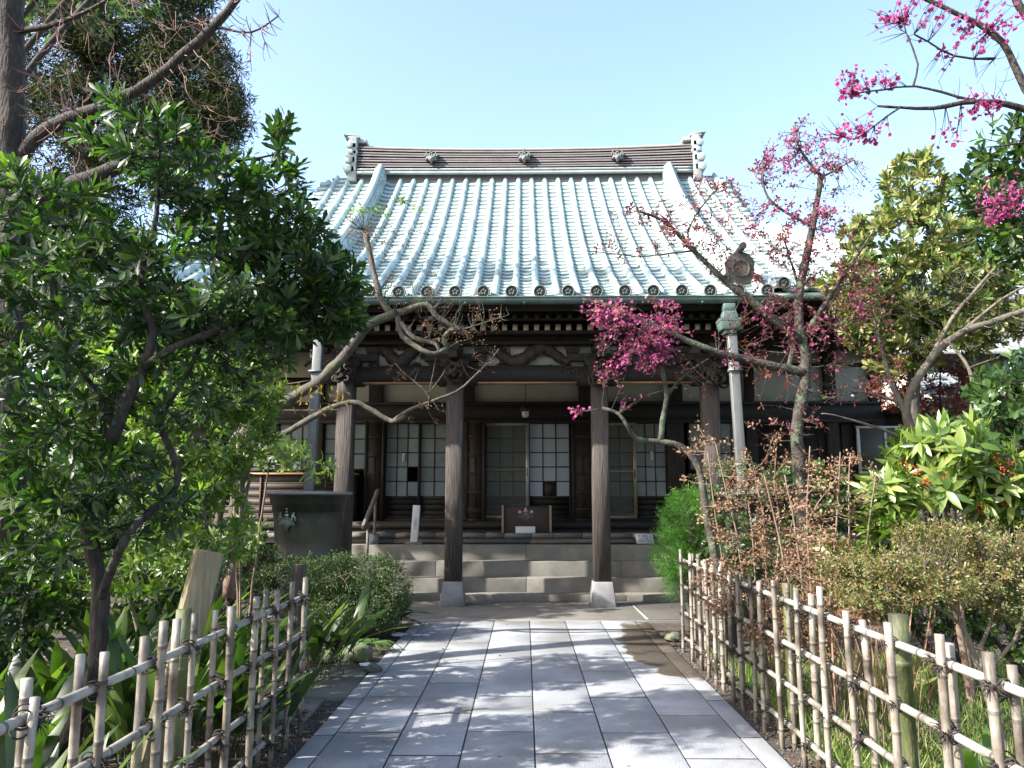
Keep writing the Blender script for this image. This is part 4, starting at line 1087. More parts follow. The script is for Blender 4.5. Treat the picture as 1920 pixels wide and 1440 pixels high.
# rocks and old snow
r = np.random.default_rng(77)
for px, py, s, lb in ((668, 1236, .17, 'larger mossy rock under the strap leaves beside the path'), (606, 1238, .13, 'smaller mossy rock left of the larger one by the side paving'), (1262, 1200, .09, 'small mossy stone at the far end of the right fence'), (700, 1262, .08, 'low flat stone between the mossy rock and the path')):
    c = G(px, py); m = MB(); rock(m, (c.x, c.y, .03), s, r, .62); tag(m.build('mossy_rock', M['rock'], None, smooth=True), lb, 'rock', 'mossy rocks beside the path')
M['snow'] = mat('snow', [(.82, .84, .88), (.88, .89, .92)], .6, 10, bump=.3)
for i, (px, py, s, lb) in enumerate(((775, 1190, .20, 'patch of old snow on the far left corner of the path'), (690, 1247, .1, 'tiny patch of old snow by the mossy rock'))):
    c = G(px, py); m = MB()
    for k in range(9): rock(m, (c.x + r.uniform(-1.1, 1.1) * s, c.y + r.uniform(-.6, .6) * s, .005), s * r.uniform(.15, .45), r, .2)
    tag(m.build('snow_patch', M['snow'], None, smooth=True), lb, 'snow')
# gravel strips and fallen leaves
M['gravel'] = mat('gravel', [(.10, .09, .08), (.24, .22, .2)], .9, 12, var=True)
r = np.random.default_rng(21); m = MB()
n = 2600
for side in (-1, 1):
    k = n // 2; x = side * (1.52 + r.random(k) * (.22 if side < 0 else .2)) + (.13 if side < 0 else .0); y = r.uniform(2, 8.6, k) if side > 0 else r.uniform(2, 6.2, k)
    for a, b in zip(x, y):
        s = r.uniform(.003, .009); q = r.uniform(0, 3)
        m.box((a, b, -.016 + s * .4), (s * 1.5, s, s), rz=q, var=r.random(), taper=.6)
tag(m.build('gravel', M['gravel'], None), kind='stuff')

r = np.random.default_rng(88); dat = []
n = 150; x = np.concatenate([r.normal(1.45, .18, 110), r.uniform(-1.2, 1.4, 40)]); y = np.concatenate([r.uniform(3.2, 8.8, 110), r.uniform(3.5, 11.5, 40)]); B = np.stack([x, y, np.full(n, .016)], 1)
d = unit(np.stack([r.normal(size=n), r.normal(size=n), r.normal(0, .12, n)], 1))
M['petal'] = leafmat('petal', [(.35, .05, .16), (.6, .14, .3), (.7, .3, .42)], .7, .2, tcol=(1, 1, 1))
tag(leaf_obj('fallen_petals', [leaves(B, d, np.tile([0, 0, 1.0], (n, 1)) + r.normal(0, .2, (n, 3)), .014, .012, .1, .1, r, 'ob')], M['petal'], None), kind='stuff')
n = 60; B = np.stack([r.uniform(-1.3, 1.5, n), r.uniform(2.8, 11.5, n), np.full(n, .017)], 1); d = unit(np.stack([r.normal(size=n), r.normal(size=n), r.normal(0, .1, n)], 1))
M['dead_leaf'] = leafmat('dead_leaf', [(.09, .045, .025), (.2, .12, .065)], .8, .1, tcol=(1, 1, 1))
tag(leaf_obj('fallen_leaves', [leaves(B, d, np.tile([0, 0, 1.0], (n, 1)) + r.normal(0, .3, (n, 3)), r.uniform(.02, .045, n), .016, .2, .15, r, 'ob')], M['dead_leaf'], None), kind='stuff')

# ------------------------------------------------------------------ plants
M['bark_dark'] = mat('bark_dark', [(.018, .015, .013), (.045, .037, .031), (.085, .07, .06)], .9, 6, stretch=(6, 6, 1.5), bump=.9, bscale=10)
M['bark_grey'] = mat('bark_grey', [(.04, .034, .027), (.085, .074, .06), (.15, .13, .11)], .9, 7, stretch=(3, 3, 1.2), bump=.6, bscale=14, dirt=((.10, .13, .055), 5, .6))
M['bark_pale'] = mat('bark_pale', [(.11, .09, .07), (.21, .18, .145)], .9, 6, bump=.5, bscale=20, dirt=((.14, .15, .09), 6, .5))
M['bark_red'] = mat('bark_red', [(.16, .085, .065), (.32, .18, .14), (.44, .27, .22)], .8, 6, bump=.4)
M['bark_moss'] = mat('bark_moss', [(.022, .018, .015), (.05, .043, .035), (.10, .088, .072)], .9, 8, bump=.8, bscale=30, dirt=((.12, .16, .10), 7, .8))
M['twig_tan'] = mat('twig_tan', [(.14, .095, .065), (.27, .195, .145)], .85, 8)
M['glossy'] = leafmat('glossy', [(.012, .030, .010), (.022, .054, .013), (.042, .095, .019), (.13, .21, .042)], .42, .36, spec=.45)
M['hedge'] = leafmat('hedge', [(.014, .034, .010), (.034, .075, .016), (.07, .125, .025), (.14, .20, .045)], .38, .32)
M['conifer'] = leafmat('conifer', [(.012, .022, .010), (.026, .04, .014), (.055, .068, .022), (.10, .10, .035)], .7, .2, spec=.2)
M['juniper'] = leafmat('juniper', [(.03, .06, .022), (.07, .115, .04), (.13, .175, .075)], .6, .2, spec=.3)
M['strap'] = leafmat('strap', [(.018, .04, .011), (.034, .072, .016), (.06, .11, .022), (.17, .22, .05)], .42, .35)
M['pale_leaf'] = leafmat('pale_leaf', [(.08, .16, .03), (.17, .27, .055), (.31, .39, .10)], .38, .35)
M['yellow_leaf'] = leafmat('yellow_leaf', [(.12, .18, .03), (.34, .26, .04), (.42, .20, .04)], .45, .4, tcol=(1.5, 1.4, .5))
M['laurel'] = leafmat('laurel', [(.06, .12, .02), (.12, .20, .035), (.20, .28, .06), (.32, .37, .10)], .33, .35)
M['magnolia'] = leafmat('magnolia', [(.05, .11, .022), (.12, .20, .04), (.25, .29, .08), (.50, .42, .19)], .38, .2, tcol=(1.4, 1.3, .7))
M['camellia'] = leafmat('camellia', [(.02, .05, .014), (.05, .105, .025), (.10, .17, .05)], .28, .25, spec=.6)
M['azalea'] = leafmat('azalea', [(.06, .11, .02), (.12, .17, .035), (.20, .12, .05), (.24, .20, .07), (.12, .19, .035)], .5, .25, tcol=(1.4, 1.4, .5))
M['feather'] = leafmat('feather', [(.06, .17, .025), (.10, .26, .035), (.17, .36, .06)], .5, .4)
M['plum_leaf'] = leafmat('plum_leaf', [(.10, .03, .03), (.20, .06, .05), (.32, .14, .09)], .55, .35, tcol=(1.5, 1.0, .8))
M['dry'] = leafmat('dry', [(.16, .085, .05), (.28, .165, .10), (.40, .27, .18)], .8, .25, tcol=(1.3, 1.1, .8), spec=.2)
M['pink'] = leafmat('pink', [(.34, .03, .16), (.58, .09, .30), (.78, .28, .50)], .7, .4, tcol=(1.2, 1.0, 1.1), spec=.2)
M['berry'] = leafmat('berry', [(.30, .012, .012), (.5, .03, .02), (.62, .10, .03)], .3, .1, tcol=(1, 1, 1))
M['grassm'] = leafmat('grassm', [(.06, .13, .022), (.14, .24, .04), (.26, .34, .08), (.40, .36, .16)], .6, .35)
M['litter'] = leafmat('litter', [(.09, .045, .025), (.2, .12, .065), (.34, .24, .14)], .8, .15, tcol=(1, 1, 1))

def blob_pts(rng, blobs, shell=.5):
    out = []
    for (px, py, rx, ry, D, rD, n) in blobs:
        c = P(px, py, D); k = D / F
        out.append(in_blob(rng, n, c, (rx * k, rD, ry * k), shell))
    p = np.concatenate(out); return p
def PL(pts, r0, r1): return ([P(*q) for q in pts], r0, r1)
def plant(name, base, label, cat, limbs, blobs, seed, bark, wood='trunk', twig=.004, gain=.004, lift=.15, shell=.5, zmin=.12, group=None, clip=None, tbark=None, **kw):
    rng = np.random.default_rng(seed); e = empty(name, base, label, cat, group)
    tips = blob_pts(rng, blobs, shell); tips = tips[tips[:, 2] > zmin]
    if clip: tips = tips[clip(tips)]
    (mb, tw), T, Dn, Mi, Md = grow(limbs, tips, rng, twig=twig, gain=gain, lift=lift, **kw)
    mb.build(wood, M[bark], e, smooth=True); tw.build('twigs', M[tbark or bark], e, smooth=True)
    return e, rng, T, Dn, Mi, Md
def gbase(px, D): q = P(px, 900, D); return Vector((q.x, D, 0))
def lp(base, *pts): return [Vector((base.x, base.y, -.05))] + [P(*q) for q in pts]

# --- left foreground glossy evergreen
b = gbase(140, 4.15)
e, rng, T, Dn, Mi, Md = plant('evergreen_shrub_tree', b, 'dark glossy evergreen tree with rosettes of leaves behind the left bamboo fence', 'tree',
    [(lp(b, (165, 1300, 4.15), (188, 1130, 4.15), (168, 960, 4.2), (215, 800, 4.15), (268, 690, 4.1)), .052, .034),
     PL([(268, 690, 4.1), (290, 620, 4.1), (262, 530, 4.05), (292, 400, 4.0), (300, 270, 4.0)], .026, .009),
     PL([(268, 690, 4.1), (355, 640, 4.15), (470, 595, 4.3), (590, 555, 4.4)], .028, .008),
     PL([(215, 800, 4.15), (120, 620, 4.1), (80, 430, 4.1)], .022, .008),
     PL([(188, 1130, 4.15), (235, 1010, 4.0), (335, 900, 4.3), (300, 790, 4.4), (355, 690, 4.5), (430, 520, 4.5), (500, 370, 4.5)], .026, .008),
     PL([(300, 270, 4.0), (420, 300, 4.2), (520, 290, 4.3)], .01, .006)],
    [(50, 420, 120, 110, 4.2, .6, 90), (240, 270, 80, 85, 4.1, .4, 46), (320, 300, 70, 95, 4.1, .4, 44), (430, 390, 95, 100, 4.4, .5, 100), (520, 400, 70, 90, 4.4, .4, 60), (560, 480, 80, 85, 4.5, .5, 86), (630, 525, 55, 50, 4.5, .3, 40), (535, 275, 34, 55, 4.4, .2, 18),
     (380, 540, 160, 110, 4.3, .6, 150), (180, 540, 160, 110, 4.2, .7, 110), (70, 740, 140, 120, 4.0, .6, 110), (30, 600, 90, 90, 4.0, .5, 50), (330, 730, 130, 80, 4.4, .5, 70), (130, 880, 120, 80, 4.1, .5, 60), (160, 420, 90, 70, 4.2, .5, 50), (620, 590, 60, 40, 4.5, .2, 34), (520, 600, 80, 50, 4.5, .4, 40),
     (620, 580, 75, 55, 4.6, .3, 46), (230, 930, 120, 100, 4.2, .5, 60), (80, 990, 90, 90, 4.0, .4, 30), (480, 660, 70, 50, 4.5, .4, 30)], 101, 'bark_dark', twig=.0035, lift=-.1)
leaf_obj('foliage', [whorl(T, Dn, rng, 9, .098, .027, .95, .1, up_bias=.22, jit=.8), whorl(Mi[::3], Md[::3], rng, 3, .075, .022, 1.2, .15, jit=.8)], M['glossy'], e)

# --- pale green lance-leaved shrub behind it
b = gbase(330, 5.6)
e, rng, T, Dn, Mi, Md = plant('lance_leaf_shrub', b, 'light green sunlit shrub with narrow leaves, left of the rain barrel', 'shrub',
    [(lp(b, (360, 1200, 5.6), (400, 1030, 5.6), (350, 900, 5.6), (330, 760, 5.6)), .03, .012), (lp(b, (390, 1150, 5.7), (440, 1020, 5.7), (470, 900, 5.8)), .022, .008), (lp(b, (250, 1150, 5.5), (190, 960, 5.5)), .02, .01)],
    [(360, 790, 120, 160, 5.7, .5, 210), (370, 980, 90, 110, 5.6, .5, 110), (460, 800, 60, 80, 5.8, .3, 50), (200, 760, 110, 120, 5.6, .5, 110), (250, 1010, 120, 110, 5.5, .5, 80), (440, 720, 100, 70, 5.8, .4, 90), (300, 640, 160, 90, 5.8, .5, 80)], 102, 'bark_pale', twig=.003)
leaf_obj('foliage', [whorl(T, Dn, rng, 10, .085, .024, 1.1, .25, 'lan'), whorl(Mi, Md, rng, 3, .08, .024, 1.2, .2, 'lan')], M['pale_leaf'], e)

# --- hedge-like camellias behind, left
def bush(name, label, cx_, D, px, py, rx, ry, rD, n, seed, m, L, W, nl=8, bark='bark_dark', shape='ob', group=None, tw=.003, lift=.1, shell=.6, extra=None):
    b = gbase(cx_, D)
    lim = [(lp(b, (px + dx * rx * .5, py + ry * .25, D), (px + dx * rx * .75, py - ry * .35, D)), .035 * D / 8 + .01, .008) for dx in (-1, -.3, .4, 1)]
    e, rng, T, Dn, Mi, Md = plant(name, b, label, 'bush', lim, [(px, py, rx, ry, D, rD, n)] + (extra or []), seed, bark, twig=tw, lift=lift, shell=shell, group=group)
    leaf_obj('foliage', [whorl(T, Dn, rng, nl, L, W, 1.2, .15, shape), whorl(Mi[::3], Md[::3], rng, 3, L, W, 1.2, .15, shape)], M[m], e)
    return e
bush('camellia_bush', 'tall dense dark bush behind the glossy tree at the left edge', 90, 8.6, 60, 780, 270, 300, 1.1, 520, 110, 'hedge', .12, .05, extra=[(40, 560, 230, 130, 8.8, 1, 150)])
bush('camellia_bush', 'sunlit yellow green bush between the glossy tree and the hall wall', 330, 9.4, 320, 770, 150, 250, .9, 460, 111, 'hedge', .115, .048, extra=[(390, 650, 100, 90, 9.0, .6, 90)])
bush('low_bush', 'low bush of small leaves at the left edge under the camellias', 60, 6.8, 60, 1060, 200, 110, .6, 280, 112, 'hedge', .06, .028, 10)
bush('low_bush', 'low leafy bush in front of the hall veranda left of the rain barrel', 400, 8.6, 400, 1060, 130, 80, .5, 240, 113, 'juniper', .06, .02, 10)

bush('garden_bush', 'dark bush filling the bed behind the strap leaves at left', 200, 7.4, 230, 1090, 170, 100, .6, 300, 114, 'hedge', .08, .034, 9)
bush('garden_bush', 'dark bush at the left edge behind the green bamboo post', 20, 5.2, 0, 1130, 130, 110, .5, 200, 115, 'glossy', .08, .034, 9)
# --- conifer behind left
b = gbase(150, 15.5); rng = np.random.default_rng(120)
tips_bl = [(70, 60, 170, 150, 15.5, 1.6, 330), (250, 40, 150, 150, 15.5, 1.5, 330), (350, 150, 110, 130, 15.5, 1.2, 260), (405, 210, 62, 80, 15.3, .8, 130), (130, 280, 190, 150, 15.5, 1.6, 330), (300, 330, 120, 110, 15.8, 1.2, 170), (120, 520, 190, 150, 15.6, 1.4, 260), (330, -80, 100, 100, 15.5, 1.2, 140), (120, -150, 200, 120, 15.5, 1.6, 160)]
e, rng, T, Dn, Mi, Md = plant('conifer_tree', b, 'tall dark conifer rising at the far left behind bare branches', 'tree',
    [(lp(b, (150, 700, 15.5), (160, 300, 15.5), (170, -300, 15.5)), .32, .1), PL([(160, 320, 15.5), (280, 240, 15.5), (400, 210, 15.3)], .07, .02), PL([(165, 120, 15.5), (280, 60, 15.5), (380, 40, 15.4)], .07, .02), PL([(160, 320, 15.5), (60, 200, 15.5), (-30, 180, 15.5)], .07, .02)], tips_bl, 120, 'bark_dark', twig=.012, gain=.006, lift=.1, step=.3, wob=.03)
def spray(T, Dn, rng, n, L, W, spread, down=0.0, reach=.3, var=None):
    k = len(T); B = np.repeat(T, n, 0); D = np.repeat(Dn, n, 0)
    off = rng.normal(0, spread, (k * n, 3)) + D * rng.uniform(-reach, reach * .4, (k * n, 1)); off[:, 2] -= down * rng.random(k * n)
    d = unit(D * .6 + rng.normal(0, .55, (k * n, 3)) - np.array([0, 0, down * 1.5]))
    cl = np.repeat(rng.normal(0, .22, k), n)
    return flat_leaves(B + off, d, rng.normal(size=d.shape), L * rng.uniform(.7, 1.3, k * n), W, rng, var=rng.random(k * n) * .6 + .2 + cl)
leaf_obj('foliage', [spray(T, Dn, rng, 46, .15, .026, .12, .05, .3), spray(Mi[::3], Md[::3], rng, 16, .15, .028, .13, .05, .3)], M['conifer'], e)

# --- bare winter tree, left foreground
b = gbase(8, 6.2)
e, rng, T, Dn, Mi, Md = plant('bare_tree', b, 'large bare winter tree at the left edge with reddish upright twigs', 'tree',
    [(lp(b, (12, 900, 6.2), (18, 500, 6.2), (16, 200, 6.2), (22, -250, 6.2)), .15, .11),
     PL([(10, 330, 6.2), (85, 245, 6.2), (200, 195, 6.1), (290, 150, 6.1), (400, 50, 6.0), (490, -60, 5.9)], .065, .03),
     PL([(10, 470, 6.2), (60, 385, 6.2), (140, 345, 6.1), (215, 318, 6.1), (285, 292, 6.1)], .07, .058),
     PL([(30, 60, 6.2), (120, 40, 6.1), (220, -10, 6.0)], .03, .012), PL([(400, 50, 6.0), (470, 60, 6.0), (520, 30, 6.0)], .012, .006)],
    [(200, 150, 190, 130, 6.1, .5, 110), (400, 190, 80, 120, 6.2, .4, 60), (430, 80, 110, 80, 6.0, .4, 60), (480, 30, 60, 60, 6.0, .3, 26), (150, 20, 160, 50, 6.1, .4, 60), (200, 300, 150, 60, 6.1, .4, 50), (330, 60, 100, 60, 6.1, .3, 70), (120, 220, 120, 110, 6.1, .4, 80), (380, 280, 70, 90, 6.2, .3, 60), (40, 150, 60, 120, 6.2, .4, 40)], 130, 'bark_dark', tbark='bark_red', twig=.0035, gain=.004, lift=.35, shell=.2)

# --- crooked bare tree before the hall
b = gbase(415, 8.0)
e, rng, T, Dn, Mi, Md = plant('crooked_tree', b, 'crooked grey bare tree whose mossy limbs arch in front of the temple porch', 'tree',
    [(lp(b, (410, 1100, 8.0), (440, 980, 8.0), (452, 860, 8.0), (470, 790, 8.0), (520, 762, 7.9), (600, 715, 7.8), (650, 660, 7.7), (690, 612, 7.6), (742, 588, 7.6)), .085, .046),
     (lp(b, (400, 1050, 8.0), (425, 900, 8.0), (445, 815, 8.0), (520, 818, 7.9), (580, 785, 7.8), (640, 758, 7.8), (672, 755, 7.8), (715, 780, 7.8), (735, 790, 7.8), (760, 780, 7.7)), .048, .024),
     PL([(742, 588, 7.6), (800, 570, 7.6), (815, 590, 7.6), (840, 608, 7.6), (868, 618, 7.6)], .04, .022),
     PL([(745, 592, 7.6), (755, 630, 7.6), (790, 655, 7.5), (815, 663, 7.5), (840, 652, 7.5)], .032, .02),
     PL([(752, 605, 7.6), (775, 632, 7.55), (818, 645, 7.5), (822, 662, 7.5)], .026, .018),
     PL([(735, 590, 7.6), (712, 555, 7.7), (700, 505, 7.8), (694, 470, 7.8), (686, 432, 7.9)], .036, .03),
     PL([(735, 790, 7.8), (770, 768, 7.7), (810, 752, 7.6), (855, 735, 7.6), (885, 710, 7.6), (915, 680, 7.6), (935, 655, 7.6)], .020, .007),
     PL([(805, 753, 7.6), (800, 735, 7.6), (765, 705, 7.6), (740, 680, 7.6)], .011, .005), PL([(803, 740, 7.6), (812, 700, 7.6), (820, 660, 7.6)], .006, .004), PL([(803, 738, 7.6), (822, 715, 7.6), (836, 692, 7.6)], .006, .004),
     PL([(838, 650, 7.5), (832, 630, 7.5), (850, 612, 7.5)], .03, .02), PL([(868, 618, 7.6), (905, 605, 7.6), (955, 590, 7.6)], .009, .004)],
    [(690, 425, 50, 40, 7.9, .3, 70), (720, 440, 90, 90, 7.8, .4, 50), (770, 560, 90, 50, 7.6, .3, 60), (850, 590, 100, 55, 7.6, .3, 90), (735, 540, 60, 30, 7.6, .2, 30), (930, 590, 40, 30, 7.6, .2, 14), (780, 470, 100, 70, 7.6, .3, 20), (830, 620, 60, 30, 7.5, .2, 24), (900, 670, 40, 40, 7.6, .2, 16), (760, 690, 40, 30, 7.6, .1, 12), (800, 780, 60, 20, 7.7, .2, 14), (620, 640, 40, 30, 7.7, .2, 8)], 140, 'bark_grey', twig=.0026, gain=.0022, lift=.25, shell=.1)
k = rng.random(len(T)) < .3
leaf_obj('seed_heads', [spray(T[k], Dn[k], rng, 12, .022, .012, .022, 0, .05)], M['dry'], e)
k = np.argsort(-T[:, 2])[:16]; leaf_obj('foliage', [whorl(T[k], Dn[k], rng, 6, .06, .026, 1.1)], M['pale_leaf'], e)

# --- yellowing branchlets in front of the hall, left
b = gbase(470, 6.6)
e, rng, T, Dn, Mi, Md = plant('slender_shrub', b, 'slender shrub with curled green and yellow leaves before the left downpipe', 'shrub',
    [(lp(b, (480, 1050, 6.6), (500, 900, 6.6), (510, 850, 6.6)), .014, .007), (lp(b, (450, 980, 6.6), (455, 850, 6.6), (480, 780, 6.6), (560, 770, 6.6), (640, 768, 6.6)), .012, .004), (lp(b, (440, 900, 6.6), (450, 800, 6.6), (500, 735, 6.6), (580, 712, 6.6)), .012, .004)],
    [(530, 850, 60, 32, 6.6, .2, 34), (598, 882, 34, 20, 6.6, .2, 9), (455, 1010, 40, 40, 6.6, .2, 24)], 150, 'twig_tan', twig=.0025)
leaf_obj('foliage', [whorl(T, Dn, rng, 6, .085, .028, 1.2, .6)], M['pale_leaf'], e)
y = blob_pts(rng, [(600, 750, 60, 30, 6.6, .1, 16), (540, 740, 60, 25, 6.6, .1, 12)])
leaf_obj('yellow_leaves', [whorl(y, np.tile([1, 0, .3], (len(y), 1)), rng, 2, .07, .03, 1.0, .4)], M['yellow_leaf'], e)

# --- clipped juniper, strap-leaved clumps, fern
b = gbase(620, 8.7); bl = [(560, 1095, 110, 45, 8.7, .5, 260), (660, 1085, 80, 45, 8.7, .5, 240), (720, 1110, 50, 60, 8.6, .4, 160), (640, 1140, 90, 40, 8.5, .4, 120)]
e, rng, T, Dn, Mi, Md = plant('clipped_juniper', b, 'low spreading green juniper below the left rain barrel', 'shrub',
    [(lp(b, (640, 1160, 8.7), (560, 1110, 8.7)), .03, .01), (lp(b, (660, 1170, 8.7), (710, 1120, 8.6)), .03, .01), (lp(b, (640, 1150, 8.7), (640, 1090, 8.7)), .03, .01)], bl, 160, 'bark_red', twig=.003, shell=.75)
leaf_obj('foliage', [spray(T, Dn, rng, 46, .032, .010, .034, 0, .06), spray(Mi[::2], Md[::2], rng, 14, .032, .010, .04, 0, .05)], M['juniper'], e)

def straps(name, label, x, y, n, L, W, seed, m='strap', spread=.14, tilt=(.15, .75), group='strap-leaved clumps by the left fence', cat='plant', droop=.35):
    rng = np.random.default_rng(seed); e = empty(name, (x, y, 0), label, cat, group)
    a = rng.random(n) * 6.283; el = rng.uniform(*tilt, n); off = rng.normal(0, spread, (n, 2))
    B = np.stack([x + off[:, 0], y + off[:, 1], np.full(n, .06)], 1)
    d = np.stack([np.cos(a) * np.sin(el), np.sin(a) * np.sin(el), np.cos(el)], 1)
    Ls = L * rng.uniform(.7, 1.25, n); st = MB()
    for i in range(n):
        st.tube([B[i] - [0, 0, .1], B[i], B[i] + d[i] * Ls[i] * .35], [.004, .004, .003], 4, cap=False)
    st.build('stems', M['twig_tan'] if m == 'dry' else M['green_post'], e)
    up = np.stack([-np.cos(a), -np.sin(a), np.full(n, .35)], 1)
    leaf_obj('leaves', [leaves(B + d * (Ls * .3)[:, None], d, -up, Ls, W * rng.uniform(.8, 1.2, n), -droop * rng.uniform(.4, 1.5, n), .12, rng, 'strap')], M[m], e)
    return e
spots = [(-1.95, 3.0, 'at the near left corner'), (-2.5, 3.7, 'behind the thick green post at left'), (-2.1, 4.5, 'around the foot of the leaning post'), (-3.1, 4.6, 'in shade under the glossy tree'), (-2.9, 5.6, 'below the lance-leaved shrub'),
         (-2.1, 5.4, 'pushing through the left fence'), (-2.35, 6.3, 'beside the brown plaque'), (-3.4, 6.6, 'deep in the bed left of the plaque'), (-1.78, 4.9, 'leaning over the fence rails'), (-4.0, 5.6, 'far left behind the tree trunk'), (-3.0, 7.4, 'behind the plaque near the veranda'), (-1.75, 6.9, 'before the weathered stake')]
spots += [(-2.6, 2.7, 'near the bottom left corner, low'), (-3.4, 3.8, 'left of the glossy tree trunk'), (-2.7, 5.0, 'between trunk and leaning post'), (-2.2, 5.9, 'just before the brown plaque'), (-3.7, 4.9, 'in deep shade beyond the trunk'), (-2.75, 6.9, 'right of the brown plaque')]
for i, (x, y, w_) in enumerate(spots): straps('strap_leaf_clump', 'dark strap-leaved clump ' + w_, x, y, 34, .50, .085, 200 + i)
straps('strap_leaf_clump', 'sunlit arching strap-leaved clump above the mossy rocks', *G(655, 1190)[:2], 44, .46, .062, 220, tilt=(.5, 1.2), droop=.6, spread=.2)
straps('strap_leaf_clump', 'sunlit arching strap-leaved clump next to the path edge', G(712, 1185).x, G(712, 1185).y + .1, 36, .40, .06, 221, tilt=(.5, 1.3), droop=.7, spread=.13)
# fern
f0 = G(700, 1222); e = empty('fern', f0, 'small green fern beside the path by the mossy rock', 'fern'); rng = np.random.default_rng(230)
dat = []; st = MB()
for i in range(11):
    a = rng.uniform(0, 6.28); L_ = rng.uniform(.22, .36); t = np.linspace(.1, 1, 22)[:, None]
    dv = np.array([math.cos(a), math.sin(a), 0]); pts = A(f0) + dv * L_ * t + np.array([0, 0, 1.0]) * (.55 * L_ * t - .75 * L_ * t * t + .08)
    st.tube(pts, .0025, 4); sd_ = np.array([-dv[1], dv[0], 0])
    for s in (-1, 1): dat.append(flat_leaves(pts, np.tile(sd_ * s + dv * .35 + [0, 0, -.1], (22, 1)), np.tile([0, 0, 1.0], (22, 1)), .075 * (1 - t[:, 0] * .85), .018, rng))
st.build('stems', M['green_post'], e); leaf_obj('fronds', dat, M['feather'], e)

# --- plum trees on the right
def plum(name, label, base, limbs, blobs, bloss, seed, bark, twig, br, leafb=None, shell=.15, **kw):
    e, rng, T, Dn, Mi, Md = plant(name, base, label, 'tree', limbs, blobs, seed, bark, twig=twig, shell=shell, group='red flowering plum trees', **kw)
    allp = np.concatenate([T, Mi]); out = []
    for (px, py, rx, ry, D, dens) in bloss:
        c = P(px, py, D); k = D / F
        q = np.sqrt(((allp[:, 0] - c.x) / (rx * k)) ** 2 + ((allp[:, 2] - c.z) / (ry * k)) ** 2); s_ = allp[(q < 1) & (rng.random(len(allp)) < min(1, dens))]
        rep = max(1, int(round(dens))); s_ = np.repeat(s_, rep, 0); out.append(s_ + rng.normal(0, br * .9, s_.shape))
    B = np.concatenate(out); leaf_obj('blossoms', [blossoms(B, br * rng.uniform(.6, 1.25, len(B)), rng)], M['pink'], e)
    if leafb: 
        k = rng.random(len(T)) < leafb; leaf_obj('foliage', [whorl(T[k], Dn[k], rng, 5, .05, .022, 1.2, .3), whorl(Mi[::3], Md[::3], rng, 2, .05, .022, 1.2, .3)], M['plum_leaf'], e)
    return e
b = gbase(1525, 8.2)
plum('plum_tree', 'tallest red plum tree standing right of the porch, vine leaves on its trunk', b,
    [(lp(b, (1522, 1100, 8.2), (1508, 960, 8.2), (1495, 800, 8.2), (1512, 690, 8.2), (1498, 570, 8.2), (1522, 430, 8.2), (1540, 330, 8.2)), .10, .03),
     PL([(1500, 640, 8.2), (1440, 590, 8.1), (1370, 535, 8.0), (1300, 470, 7.9), (1245, 415, 7.9), (1200, 395, 7.8)], .055, .012), PL([(1370, 535, 8), (1290, 450, 7.9), (1330, 370, 7.9), (1370, 340, 7.9)], .016, .007), PL([(1300, 470, 7.9), (1200, 480, 7.9), (1100, 470, 7.9)], .012, .005),
     PL([(1512, 700, 8.2), (1420, 680, 8.1), (1330, 655, 8.0), (1240, 615, 7.9), (1160, 580, 7.8), (1090, 560, 7.8)], .055, .01),
     PL([(1515, 620, 8.2), (1580, 520, 8.3), (1640, 430, 8.3)], .035, .01), PL([(1540, 330, 8.2), (1500, 280, 8.2), (1490, 230, 8.2)], .02, .006), PL([(1545, 330, 8.2), (1600, 300, 8.2)], .015, .006), PL([(1530, 430, 8.2), (1440, 370, 8.2), (1430, 300, 8.2)], .02, .006), PL([(1480, 690, 8.2), (1500, 560, 8.4), (1470, 450, 8.4)], .03, .01)],
    [(1510, 290, 80, 70, 8.2, .4, 110), (1450, 310, 50, 60, 8.2, .3, 50), (1590, 330, 60, 60, 8.2, .3, 50), (1500, 430, 110, 70, 8.2, .5, 150), (1330, 400, 110, 80, 7.9, .4, 130), (1190, 430, 90, 70, 7.9, .3, 55), (1540, 570, 140, 100, 8.3, .6, 230), (1440, 640, 120, 90, 8.1, .5, 130), (1600, 660, 90, 110, 8.3, .5, 120), (1590, 540, 60, 70, 8.3, .4, 50), (1400, 480, 100, 60, 8.1, .4, 60), (1480, 800, 80, 120, 8.1, .4, 80)],
    [(1510, 280, 90, 80, 8.2, .6), (1450, 310, 60, 60, 8.2, .6), (1500, 430, 120, 60, 8.2, 1), (1330, 400, 120, 80, 7.9, .55), (1190, 430, 90, 70, 7.9, .3), (1540, 560, 150, 90, 8.3, .35), (1440, 640, 110, 70, 8.1, .28), (1590, 660, 90, 100, 8.3, .15), (1500, 760, 60, 80, 8.1, .15), (1130, 580, 50, 40, 7.8, .6)], 300, 'bark_moss', .0024, .0165, leafb=.4, gain=.003)
b = gbase(1345, 7.3)
